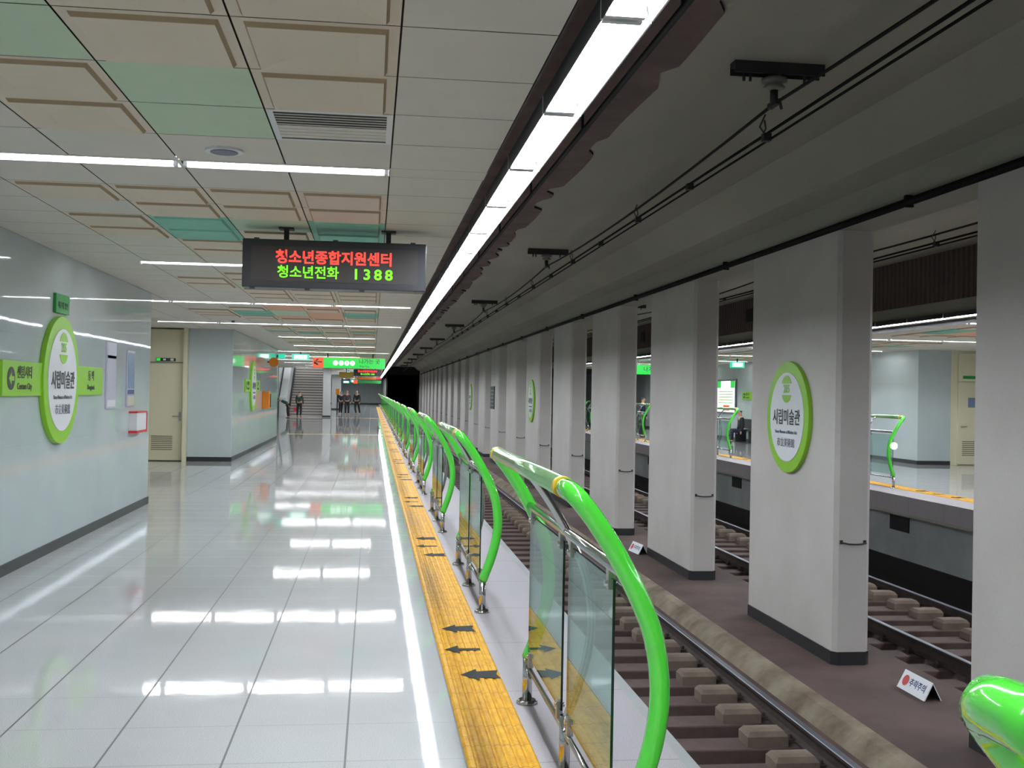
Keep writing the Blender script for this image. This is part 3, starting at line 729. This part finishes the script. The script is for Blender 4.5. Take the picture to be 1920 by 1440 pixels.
# ------------------------------------------------------------------ station name signs
def ring_disc(mb, r, d0, d1, m, n=56, cz=0):
    mb.prism([(r*math.cos(2*PI*i/n), cz+r*math.sin(2*PI*i/n)) for i in range(n)], 'x', d0, d1, m)
def name_sign(loc, rz, r, arms, label):
    # face looks along local +X
    t = empty('station_name_sign', loc, rz); tag(t, label, 'station sign')
    mb = MB(); ring_disc(mb, r, 0, 0.05, 'sign_lime'); mb.build('green_disc', t, bevel=0.006)
    mb = MB(); ring_disc(mb, r*.80, 0.05, 0.056, 'sign_white'); mb.build('white_disc', t)
    mb = MB(); n = 28; rr = r*.245
    cz = r*.50
    def seg(a0, a1): return [(rr*math.cos(a0+(a1-a0)*i/n), cz+rr*math.sin(a0+(a1-a0)*i/n)) for i in range(n+1)]
    mb.prism(seg(math.radians(25), math.radians(155)), 'x', .056, .060, 'sign_lime'); mb.prism(seg(math.radians(205), math.radians(335)), 'x', .056, .060, 'sign_lime'); mb.build('line_emblem', t)
    text('205', r*.20, (.060, 0, cz), WALL_L, 'sign_lime', 'lettering', t, 0.02, ext=.001)
    text('시립미술관', r*.30, (.060, 0, -r*.02), WALL_L, 'sign_black', 'lettering', t, 0.012, ext=.001, sx=.95)
    text('Busan Museum of Modern Art', r*.085, (.060, 0, -r*.27), WALL_L, 'sign_grey', 'lettering', t, 0.01, ext=.001)
    text('市立美術館', r*.17, (.060, 0, -r*.47), WALL_L, 'sign_grey', 'lettering', t, 0.0, ext=.001)
    if arms:
        for s_ in (-1, 1):
            mb = MB(); mb.box(0.0, .03, *(sorted((s_*(r-.09), s_*1.74))), -.155+.0, .155+.0, 'sign_lime'); a = mb.build('direction_arm', t, bevel=.004)
            if s_ < 0:
                # local left when read (local y negative = left for a viewer facing -X)
                mb = MB(); ring_disc(mb, .10, .03, .034, 'sign_black', 28); q = mb.build('arrow_disc', a); q.location = (0, -1.52, 0)
                mb = MB(); mb.prism([(-.07, 0), (0, .06), (0, .02), (.07, .02), (.07, -.02), (0, -.02), (0, -.06)], 'x', .034, .037, 'sign_lime'); q = mb.build('arrow', a); q.location = (0, -1.52, 0)
                text('센텀시티', .12, (.034, -1.15, .05), WALL_L, 'sign_black', 'lettering', a, .01, ext=.001)
                text('Centum City', .08, (.034, -1.15, -.07), WALL_L, 'sign_black', 'lettering', a, .01, ext=.001)
            else:
                text('동 백', .12, (.034, 1.2, .05), WALL_L, 'sign_black', 'lettering', a, .01, ext=.001)
                text('Dongbaek', .075, (.034, 1.2, -.07), WALL_L, 'sign_black', 'lettering', a, .01, ext=.001)
    return t
name_sign((XW, 11.5, 1.70), 0, .635, True, 'round lime green station name sign with side arms on the glossy left wall')
name_sign((XW, 29.5, 1.72), 0, .65, True, 'round lime station name sign with side arms on the far grey pier wall')
name_sign((14.0, 38.85, 1.72), PI, .64, True, 'lime station name sign with side arms on the opposite platform wall')
for i in (0, 4, 8):
    name_sign((4.9, 12.5+5.3*i, 1.43), PI, .655, False, {0: 'large round lime-rimmed station name sign on the column near the right', 4: 'round lime-rimmed station name sign seen edge-on on a mid-distance column', 8: 'narrow lime station name sign on a far column'}[i])
mb = MB(); mb.box(4.87, 4.9, 44.2, 45.6, 1.0, 1.92, 'ink'); q = mb.build('column_notice'); tag(q, 'dark narrow notice panel on a far median column', 'sign')
mb = MB()
for i in range(5): mb.box(4.866, 4.87, 44.35, 45.45, 1.12+.15*i, 1.17+.15*i, 'sign_grey')
mb.build('lettering', q)
# left wall small things
q = empty('wall_plate', (XW, 11.54, 2.46)); tag(q, 'small dark green plate on the left wall above the station name sign', 'sign')
mb = MB(); mb.box(0, .03, -.24, .24, -.095, .095, 'sign_green'); mb.build('plate', q, bevel=.003); text('해운대 방면', .075, (.031, 0, -.02), WALL_L, 'ink', 'lettering', q, .01, ext=.001)
def poster(y, z0, z1, wd, parts, label):
    q = empty('notice_board', (XW, y, 0)); tag(q, label, 'notice')
    mb = MB(); mb.box(0, .02, -wd/2, wd/2, z0, z1, parts[0]); mb.build('panel', q, bevel=.003)
    for (a, b, m) in parts[1:]:
        mb = MB(); mb.box(.02, .024, -wd/2+.03, wd/2-.03, z0+(z1-z0)*a, z0+(z1-z0)*b, m); mb.build('print', q)
    return q
poster(13.72, 1.38, 2.17, .48, ['paper', (.18, .95, 'paper'), (.03, .13, 'sign_white'), (.76, .80, 'paper_blue')], 'pale lilac notice panel on the left wall beside the name sign')
poster(14.80, 1.39, 2.11, .44, ['paper', (.32, .96, 'paper_blue'), (.22, .30, 'blue'), (.02, .18, 'paper_cream')], 'bluish notice panel on the left wall near its far end')
q = empty('extinguisher_frame', (XW, 15.12, 0)); tag(q, 'small red-edged white box on the left wall under the bluish notice', 'box')
mb = MB(); mb.box(0, .10, -.30, .30, 1.07, 1.31, 'sign_white'); mb.build('case', q)
mb = MB(); mb.box(0, .11, -.32, .32, 1.305, 1.325, 'red'); mb.box(0, .11, -.32, .32, 1.045, 1.075, 'red'); mb.box(.0, .11, .30, .32, 1.07, 1.31, 'red'); mb.build('red_edging', q)
# pier wall things
q = empty('wall_phone', (XW, 32.2, 0)); tag(q, 'orange wall-mounted box with dark side on the far pier wall', 'telephone')
mb = MB(); mb.box(0, .20, 0, .30, 1.08, 1.58, 'orange'); mb.build('body', q, bevel=.01); mb = MB(); mb.box(.02, .22, .30, .42, 1.12, 1.50, 'sign_black'); mb.build('back', q)
q = empty('round_sign', (XW, 33.6, 2.45)); tag(q, 'orange round sign projecting from the end of the pier wall', 'sign')
mb = MB(); n = 24; mb.prism([(.19+.14*math.cos(2*PI*i/n), .14*math.sin(2*PI*i/n)) for i in range(n)], 'y', -.03, .03, 'orange'); mb.build('disc', q)
mb = MB(); mb.box(0, .06, -.02, .02, -.02, .02, 'dark_steel'); mb.build('bracket', q)
mb = MB(); mb.box(-3.08, -2.86, 36.9, 37.0, 2.66, 2.80, 'bl_teal'); mb.box(-3.12, -3.08, 36.93, 36.97, 2.7, 2.76, 'dark_steel'); tag(mb.build('exit_sign'), 'small glowing teal exit sign at the end of the pier wall', 'exit sign')

# ------------------------------------------------------------------ hanging signs
def hangers(t, xs, zt, y=0, r=.02):
    for x in xs:
        mb = MB(); mb.box(x-r, x+r, y-r, y+r, zt, ZC, 'dark_steel'); mb.box(x-.06, x+.06, y-.06, y+.06, ZC-.015, ZC, 'dark_steel'); mb.build('hanger', t)
L = empty('led_display', (-.32, 9.2, 0)); tag(L, 'large black hanging LED display with red and green Korean text', 'display')
mb = MB(); mb.box(-.74, .74, -.11, .11, 2.47, 2.862, 'led_case'); mb.build('case', L, bevel=.008)
mb = MB(); mb.box(-.67, .67, -.114, -.11, 2.525, 2.805, 'led_screen'); sc_ = mb.build('screen', L)
mb = MB()
for x in (-.66, -.22, .22, .66): mb.box(x-.02, x+.02, -.10, -.05, 2.455, 2.47, 'led_case')
for x in (-.63, 0, .63): mb.box(x-.02, x+.02, -.10, -.05, 2.862, 2.872, 'led_case')
mb.build('latches', L)
hangers(L, (-.40, .43), 2.86)
text('청소년종합지원센터', .116, (-.005, -.1145, 2.715), FRONT, 'led_red', 'red_lettering', L, .026, sx=.985, ext=.001)
text('청소년전화', .108, (-.215, -.1145, 2.594), FRONT, 'led_green', 'green_lettering', L, .018, ext=.001)
for i_, ch in enumerate('1388'): text(ch, .118, (.17+.089*i_, -.1145, 2.592), FRONT, 'led_green', 'green_lettering', L, .022, ext=.001, sx=1.1)
L2 = empty('led_display', (-.27, 60, 0)); tag(L2, 'small far LED display with red and yellow-green text under the green sign', 'display')
mb = MB(); mb.box(-.74, .74, -.11, .11, 2.42, 2.78, 'led_case'); mb.build('case', L2); hangers(L2, (-.4, .4), 2.78)
text('청소년종합지원센터', .125, (0, -.115, 2.68), FRONT, 'led_red', 'red_lettering', L2, .03, ext=.001); text('청소년전화 1388', .11, (0, -.115, 2.53), FRONT, 'led_green', 'green_lettering', L2, .02, ext=.001)
G = empty('hanging_sign', (0, 40, 0)); tag(G, 'bright green hanging direction sign with orange arrow panel and exit numbers', 'sign')
mb = MB(); mb.box(-1.74, .44, -.09, .09, 2.44, 2.79, 'bl_green'); mb.build('green_panel', G); mb = MB(); mb.box(-2.12, -1.74, -.09, .09, 2.44, 2.79, 'bl_orange'); mb.build('arrow_panel', G)
mb = MB(); mb.box(-2.13, .45, -.085, .085, 2.79, 2.81, 'sign_lime'); mb.build('top_trim', G); hangers(G, (-1.6, 0), 2.81)
text('←', .34, (-1.93, -.095, 2.64), FRONT, 'sign_black', 'lettering', G, .03)
for i, ch in enumerate('6789'):
    mb = MB(); n = 20; x = -1.32+.20*i; mb.prism([(x+.085*math.cos(2*PI*a/n), 2.62+.085*math.sin(2*PI*a/n)) for a in range(n)], 'y', -.096, -.09, 'bl_white'); c_ = mb.build('number_disc', G)
    text(ch, .15, (x, -.099, 2.62), FRONT, 'sign_black', 'lettering', c_, .02)
text('나가는 곳', .19, (-.12, -.095, 2.68), FRONT, 'ink', 'lettering', G, .01); text('Way Out', .09, (-.30, -.095, 2.51), FRONT, 'ink', 'lettering', G, .01)
def exit_sign(x, y, z, wd, h, label, txt=True):
    e = empty('exit_sign', (x, y, z)); tag(e, label, 'exit sign')
    mb = MB(); mb.box(-wd/2, wd/2, -.05, .05, -h/2, h/2, 'bl_teal'); mb.build('lamp_box', e, bevel=.02)
    mb = MB(); mb.box(-wd*.36, wd*.36, -.055, -.05, -h*.34, h*.34, 'bl_white'); mb.build('lit_face', e); hangers(e, (0,), h/2)
    for ch in list(e.children):
        if ch.name.startswith('hanger'):
            me = ch.data
            for v_ in me.vertices: v_.co.z = min(v_.co.z, ZC-z)
    return e
exit_sign(-2.53, 39.6, 2.80, .62, .2, 'glowing teal exit sign left of the green hanging sign')
exit_sign(-1.55, 71, 2.72, .30, .26, 'small glowing teal sign by the far pillar below the green sign')
exit_sign(-2.05, 88, 2.30, .5, .18, 'faint teal lit sign beyond the first far pillar')
exit_sign(-1.35, 88, 2.38, .72, .2, 'bright teal and white lit exit sign above the group of people')
q = empty('hanging_sign', (0, 60, 0)); tag(q, 'amber brown hanging sign beside the far LED display', 'sign')
mb = MB(); mb.box(-1.78, -1.02, -.05, .05, 2.33, 2.62, 'amber'); mb.build('panel', q); hangers(q, (-1.4,), 2.62)
q = empty('hanging_sign', (0, 80, 0)); tag(q, 'long dark green hanging sign far along the platform', 'sign')
mb = MB(); mb.box(-1.35, .62, -.05, .05, 2.17, 2.38, 'sign_green'); mb.build('panel', q); mb = MB(); mb.box(-1.35, -1.05, -.06, .0, 2.14, 2.40, 'bl_orange'); mb.build('end_panel', q); hangers(q, (-1.0, .3), 2.38)
q = empty('hanging_sign', (0, 76, 0)); tag(q, 'thin amber and red hanging sign strip below the far LED display', 'sign')
mb = MB(); mb.box(-1.1, .25, -.05, .05, 2.42, 2.56, 'orange'); mb.build('amber_panel', q); mb = MB(); mb.box(.25, .62, -.05, .05, 2.42, 2.56, 'red'); mb.build('red_panel', q); hangers(q, (-.8, .4), 2.56)
q = empty('hanging_sign', (XC2, 40, 0)); tag(q, 'bright green hanging sign over the opposite platform seen in a narrow gap', 'sign')
mb = MB(); mb.box(-1.2, 1.6, -.09, .09, 2.44, 2.79, 'bl_green'); mb.build('panel', q); text('나가는 곳 Way Out', .2, (0.2, -.095, 2.62), FRONT, 'ink', 'lettering', q, .01); hangers(q, (-.8, 1.2), 2.79)
exit_sign(12.2, 36, 2.75, .5, .2, 'teal exit sign over the opposite platform')
# lit poster across the tracks
q = empty('poster_light_box', (14.0, 42.4, 0)); tag(q, 'lit white and green poster box on the opposite platform wall', 'poster')
mb = MB(); mb.box(-.08, 0, -1.15, 1.15, 1.0, 2.36, 'sign_grey'); mb.build('frame', q, bevel=.01)
mb = MB(); mb.box(-.086, -.08, -1.08, 1.08, 1.07, 2.29, 'bl_white'); mb.build('lit_sheet', q)
mb = MB(); mb.box(-.089, -.086, -1.08, -.6, 2.02, 2.29, 'bl_green'); mb.box(-.089, -.086, .6, 1.08, 2.02, 2.29, 'bl_green'); mb.box(-.089, -.086, -.5, .3, 1.12, 1.34, 'bl_orange')
for i in range(5): mb.box(-.089, -.086, -.9, .9, 1.42+.11*i, 1.45+.11*i, 'sign_lime')
mb.build('print', q)

# ------------------------------------------------------------------ far stairs and pillars
mb = MB(); n = 30
for i in range(n): mb.box(-4.98, -2.97, 68.2+.30*i, 68.2+.30*(i+1)+.02, max(0, .165*i-.3), .165*(i+1), 'stair'); mb.box(-4.98, -2.97, 68.19+.30*i, 68.22+.30*i, .165*(i+1)-.055, .165*(i+1)+.002, 'stair_nose')
tag(mb.build('staircase'), 'wide grey staircase rising at the far left of the platform', 'stairs')
mb = MB(); mb.box(-5.6, -5.5, 66.6, 78, 0, 5.2, 'wall'); mb.box(-2.95, -2.85, 69, 78, 0, 5.2, 'wall'); mb.box(-5.6, -2.85, 77.5, 77.8, 0, 6, 'wall'); mb.box(-5.6, -2.85, 68.6, 77.5, 5.3, 5.4, 'ceil'); mb.box(-5.6, -2.85, 68.6, 68.7, ZC, 5.3, 'ceil')
struct(mb.build('wall_stairwell'))
mb = MB(); mb.prism([(66.3, 0), (66.3, 1.15), (66.9, 1.3), (72.5, 4.4), (72.5, 3.2), (67.2, 0)], 'x', -5.45, -5.02, 'white_metal'); tag(mb.build('stair_balustrade', bevel=.02), 'slanted shining steel balustrade left of the far stairs', 'balustrade')
for i in range(10):  # unseen tubes added to brighten the stairs
    o = copy_tree(tl0); o.location = (-4.6 + 1.25*(i % 2), 69.2+1.5*(i//2), 5.24); tag(o, 'ceiling tube added inside the stairwell to brighten the far stairs', 'ceiling light', 'added stairwell tubes')
for (x0, x1, y0, y1, lb) in ((-2.96, -2.50, 67.6, 68.3, 'pale square pillar at the right foot of the far stairs'), (-3.42, -2.66, 95, 95.8, 'pale pillar farther back behind the group of people')):
    mb = MB(); mb.box(x0, x1, y0, y1, 0, ZC+.04, 'wall_matte'); p_ = mb.build('pillar', bevel=.02); tag(p_, lb, 'pillar')
    mb = MB(); mb.box(x0-.01, x1+.01, y0-.01, y1+.01, 0, .1, 'base_black'); mb.build('skirting', p_)
mb = MB(); mb.box(-2.5, -2.25, 77, 77.15, 1.35, 1.75, 'orange'); mb.box(-2.42, -2.34, 77.02, 77.1, 0.0, 1.35, 'dark_steel'); tag(mb.build('orange_stand_sign'), 'small orange sign on a stand beside the far pillars', 'sign')

# ------------------------------------------------------------------ catenary
def wire(pts, r, label, group=None):
    mb = MB(); mb.tube(pts, r, 'black_pipe', 6); return tag(mb.build('overhead_wire'), label, 'wire', group)
BY = [8.1+11.1*i for i in range(-2, 10)]
def messenger(x, zt, sag):
    pts = []
    for i in range(len(BY)-1):
        for q in range(10):
            t = q/10; pts.append((x, BY[i]+(BY[i+1]-BY[i])*t, zt-4*sag*t*(1-t)))
    pts.append((x, BY[-1], zt)); return pts
for side, xc in ((0, 3.0), (1, 7.2)):
    nm = 'near' if side == 0 else 'far'
    wire(messenger(xc, 3.895, 0.09), 0.014, 'upper sagging black overhead wire above the %s track' % nm)
    wire([(xc, Y0, 3.70), (xc, 114, 3.70)], 0.013, 'black contact wire above the %s track, left one of the lower pair' % nm)
    wire([(xc+.035, Y0, 3.665), (xc+.035, 114, 3.665)], 0.0105, 'black contact wire above the %s track, right one of the lower pair' % nm)
    for i, y in enumerate(BY[2:] if side == 0 else BY[2:6]):
        t = empty('insulator_bracket', (xc, y, 0))
        if side == 0 and i < 3: lb = 'dark insulator bracket on the ceiling above the near track, %s' % ['nearest and largest', 'second one along', 'third one along'][i]; gp = None
        else: lb = 'dark insulator bracket far along the ceiling above the %s track' % nm; gp = 'far insulator brackets ' + nm
        tag(t, lb, 'bracket', gp)
        mb = MB(); mb.box(-.33, .38, -.06, .06, 4.16, SLAB, 'dark_steel'); mb.box(-.33, .38, -.06, -.05, 4.11, 4.16, 'dark_steel'); mb.box(-.33, .38, .05, .06, 4.11, 4.16, 'dark_steel')
        for x in (-.24, -.19, .24): mb.tube([(x, 0, 4.16), (x, 0, 4.06)], 0.012, 'dark_steel', 8)
        mb.build('base_channel', t)
        mb = MB(); mb.tube([(0, 0, 4.14), (0, 0, 4.10), (0, 0, 4.085), (0, 0, 4.06), (0, 0, 4.05), (0, 0, 4.02), (0, 0, 4.0)], [.05, .05, .10, .10, .055, .085, .04], 'porcelain', 18); mb.build('insulator', t)
        mb = MB(); mb.tube([(0, 0, 4.0), (0, 0, 3.90)], 0.03, 'dark_steel', 10); mb.box(-.02, .02, -.09, .09, 3.875, 3.915, 'dark_steel'); mb.tube([(.03, -.03, 3.93), (.05, -.03, 3.85)], 0.012, 'dark_steel', 8); mb.build('clamp', t)
        register(t)
    for i, y in enumerate([6.2+2.1*j for j in range(1, 18)] if side == 0 else [13.5+2.9*j for j in range(8)]):
        mb = MB()
        if i % 2 == 0: mb.tube([(xc, y, 3.82), (xc+.02, y+.02, 3.76), (xc, y+.06, 3.70)], 0.006, 'dark_steel', 6); mb.tube([(xc, y-.02, 3.86), (xc-.02, y+.05, 3.78), (xc, y-.02, 3.70)], 0.006, 'dark_steel', 6)
        mb.box(xc-.014, xc+.05, y-.03, y+.03, 3.655, 3.715, 'dark_steel')
        tag(mb.build('wire_clamp'), 'small dark clamp joining the paired overhead wires above the %s track' % nm, 'clamp', 'wire clamps above the %s track' % nm)

# ------------------------------------------------------------------ tent signs on the median
def tent(x, y, label, rz=0):
    t = empty('tent_sign', (x, y, -1.17), rz); tag(t, label, 'sign')
    L_ = .27; h = .17; wd = .09
    mb = MB(); mb.prism([(-wd, 0), (0, h), (wd, 0), (wd-.012, 0), (0, h-.016), (-wd+.012, 0)], 'y', -L_, L_, 'sign_white', mlist=['sign_white', 'sign_white', 'void', 'void', 'void', 'void']); mb.build('board', t)
    an = math.atan2(h, wd)
    q = empty('x'); bpy.data.objects.remove(q)
    rot = Matrix.Rotation(-PI/2, 4, 'Z') @ Matrix.Rotation(an, 4, 'X')
    e = rot.to_euler(); nx, nz = -math.sin(an), math.cos(an)
    cx, cz = -wd/2+nx*.002, h/2+nz*.002
    mb = MB(); disc(mb, .055, 0, .001, 'red', 20); o = mb.build('red_mark', t); o.rotation_euler = e; o.location = (cx, .17, cz)
    o = text('추락주의', .085, (cx, -.06, cz), e, 'blue', 'lettering', t, .02, ext=.0005)
    return t
tent(5.28, 10.08, 'small white tent sign with red and blue marks on the brown median')
tent(4.80, 19.45, 'small white tent sign at the foot of the third median column', .1)

# ------------------------------------------------------------------ people
def skin_mesh(name, J, E, mat, parent, root=0, sub=2):
    me = bpy.data.meshes.new(name); me.from_pydata([j[0] for j in J], E, []); o = bpy.data.objects.new(name, me); COL.objects.link(o)
    m = o.modifiers.new('s', 'SKIN'); m.use_smooth_shade = True
    for i, j in enumerate(J):
        sv = me.skin_vertices[0].data[i]; r = j[1]; sv.radius = r if isinstance(r, tuple) else (r, r); sv.use_root = (i == root)
    s2 = o.modifiers.new('u', 'SUBSURF'); s2.levels = sub; s2.render_levels = sub
    bpy.context.view_layer.update()
    nm = bpy.data.meshes.new_from_object(o.evaluated_get(bpy.context.evaluated_depsgraph_get()))
    bpy.data.objects.remove(o); nm.materials.clear(); nm.materials.append(M[mat])
    nm.polygons.foreach_set('use_smooth', [True]*len(nm.polygons))
    n = bpy.data.objects.new(name, nm); COL.objects.link(n)
    if parent: n.parent = parent
    return n
def person(loc, rz, h, top, legs, pose, label, bag=None):
    s = h/1.7; t = empty('person', loc, rz); tag(t, label, 'person')
    bend = {'stand': 0.0, 'walk': 0.05, 'bend': 1.15, 'sit': 0.1}[pose]
    hz = .92 if pose != 'sit' else .5
    def up_(x, d, z):   # torso coordinates rotated about the hip
        c_, s__ = math.cos(bend), math.sin(bend); return (x*s, (d*c_-z*s__)*s, (hz+z*c_+d*s__)*s)
    st = .16 if pose == 'walk' else .04
    if pose == 'sit':
        Lg = [((-.1*s, -.42*s, .48*s), .07*s), ((-.1*s, -.44*s, .08*s), .045*s), ((-.1*s, -.56*s, .04*s), .04*s)]; Rg = [((.1*s, -.42*s, .48*s), .07*s), ((.1*s, -.44*s, .08*s), .045*s), ((.1*s, -.56*s, .04*s), .04*s)]
    else:
        Lg = [((-.10*s, -st*.7*s, .48*s), .068*s), ((-.10*s, st*.4*s, .08*s), .045*s), ((-.11*s, (st*.4-.14)*s, .035*s), .038*s)]
        Rg = [((.10*s, st*.5*s, .48*s), .068*s), ((.11*s, st*1.6*s, .08*s), .045*s), ((.12*s, (st*1.6-.14)*s, .035*s), .038*s)]
    hip = ((0, 0, hz*s), (.135*s, .10*s))
    ax = .30
    J = [hip, (up_(0, 0, .22), (.12*s, .09*s)), (up_(0, 0, .43), (.155*s, .10*s)), (up_(0, -.01, .53), (.055*s, .055*s)), (up_(0, -.03, .63), (.075*s, .085*s)), (up_(0, -.03, .74), (.07*s, .085*s)),
         (up_(-.19, 0, .44), .05*s), (up_(-.24, -.02, .17), .042*s), (up_(-.22, -.12, -.06), .03*s), (up_(-.21, -.14, -.16), .035*s),
         (up_(.19, 0, .44), .05*s), (up_(.24, -.02, .17), .042*s), (up_(.22, -.12, -.06), .03*s), (up_(.21, -.14, -.16), .035*s),
         ((-.09*s, 0, (hz-.06)*s), .088*s), *Lg, ((.09*s, 0, (hz-.06)*s), .088*s), *Rg]
    E_ = [(0, 1), (1, 2), (2, 3), (3, 4), (4, 5), (2, 6), (6, 7), (7, 8), (8, 9), (2, 10), (10, 11), (11, 12), (12, 13), (0, 14), (14, 15), (15, 16), (16, 17), (0, 18), (18, 19), (19, 20), (20, 21)]
    skin_mesh('body', J, E_, 'skin', t)
    g = lambda r, a: tuple(v+a for v in r) if isinstance(r, tuple) else r+a
    A = [0, 1, 2, 6, 7, 8, 10, 11, 12]; mp = {a: i for i, a in enumerate(A)}
    JT = [(J[a][0], g(J[a][1], .018*s)) for a in A]; JT[0] = (J[0][0], (.165*s, .125*s))
    nk = len(JT); JT.append((up_(0, -.005, .485), (.085*s, .075*s)))
    skin_mesh('jacket', JT, [(mp[a], mp[b]) for a, b in E_ if a in mp and b in mp]+[(mp[2], nk)], top, t)
    A = [0, 14, 15, 16, 18, 19, 20]; mp = {a: i for i, a in enumerate(A)}
    skin_mesh('trousers', [(J[a][0], g(J[a][1], .016*s)) for a in A], [(mp[a], mp[b]) for a, b in E_ if a in mp and b in mp], legs, t)
    for a in (17, 21):
        b = J[a-1][0]; c_ = J[a][0]
        skin_mesh('shoe', [((b[0], b[1]+.03*s, .045*s), .045*s), ((c_[0], c_[1], .04*s), .042*s)], [(0, 1)], 'cloth_black', t, sub=1)
    hd = Vector(J[5][0]); 
    skin_mesh('hair', [(up_(0, .01, .66), (.082*s, .08*s)), (up_(0, -.0, .75), (.084*s, .092*s))], [(0, 1)], 'hair', t)
    # face: eyes and nose
    mb = MB()
    for x in (-.03, .03): p_ = Vector(up_(x, -.115, .69)); mb.tube([p_, p_+Vector((0, -.006*s, 0))], .009*s, 'hair', 8)
    mb.build('eyes', t)
    mb = MB(); a_ = Vector(up_(0, -.105, .69)); b_ = Vector(up_(0, -.14, .655)); mb.tube([a_, b_], [.008*s, .014*s], 'skin', 8); mb.build('nose', t)
    if bag: 
        hb = Vector(J[13][0]); mb = MB(); x, y, z = hb; q = .13*s
        mb.prism([(x-q*.8+.12*s, z-.42*s), (x+q*1.0+.12*s, z-.42*s), (x+q*.8+.12*s, z-.14*s), (x-q*.5+.12*s, z-.14*s)], 'y', y-.07*s, y+.07*s, bag); o = mb.build('shopping_bag', None, bevel=.02)
        mb2 = MB(); mb2.tube([(x+.04*s, y, z-.14*s), (x+.08*s, y, z), (x+.18*s, y, z-.14*s)], .008*s, bag, 6)
        o.location = t.location; o.rotation_euler = t.rotation_euler; h_ = mb2.build('handle', o); tag(o, 'red bag held by the person in the dark green jacket by the stairs', 'bag')
    return t
person((-4.30, 67.0, 0), PI*.9+.0, 1.55, 'coat_green', 'cloth_black', 'stand', 'person standing in a dark green jacket and black trousers before the stairs', 'bag_red')
person((-4.78, 64.6, 0), -PI/2+.2, 1.5, 'coat_green', 'cloth_brown', 'bend', 'person in a dark green top bending over left of the stairs')
person((-2.12, 76.5, 0), .3, 1.6, 'cloth_navy', 'cloth_black', 'walk', 'leftmost person of the far group, dressed in navy and black')
person((-1.66, 75.0, 0), 0, 1.66, 'cloth_brown', 'cloth_black', 'stand', 'middle person of the far group, in a brown coat and dark trousers')
person((-1.02, 77.0, 0), -.4, 1.66, 'cloth_black', 'cloth_black', 'walk', 'rightmost person of the far group, dressed all in black')
person((13.40, 38.9, 0), -PI/2, 1.6, 'cloth_black', 'cloth_navy', 'sit', 'person in dark clothes sitting on the bench across the tracks')
person((10.75, 43.2, 0), PI/2, 1.6, 'cloth_navy', 'cloth_black', 'stand', 'person in dark clothes on the opposite platform seen in the narrow gap')
# bench on the opposite platform
t = empty('bench', (13.70, 39.2, 0)); tag(t, 'dark metal bench against the wall of the opposite platform', 'bench')
mb = MB(); mb.box(-.22, .22, -.9, .9, .42, .46, 'dark_steel'); mb.build('seat', t); mb = MB(); mb.box(.20, .24, -.9, .9, .5, .85, 'dark_steel'); mb.build('backrest', t)
for y in (-.75, .75):
    mb = MB(); mb.box(-.2, .22, y-.03, y+.03, 0, .42, 'dark_steel'); mb.build('leg', t)
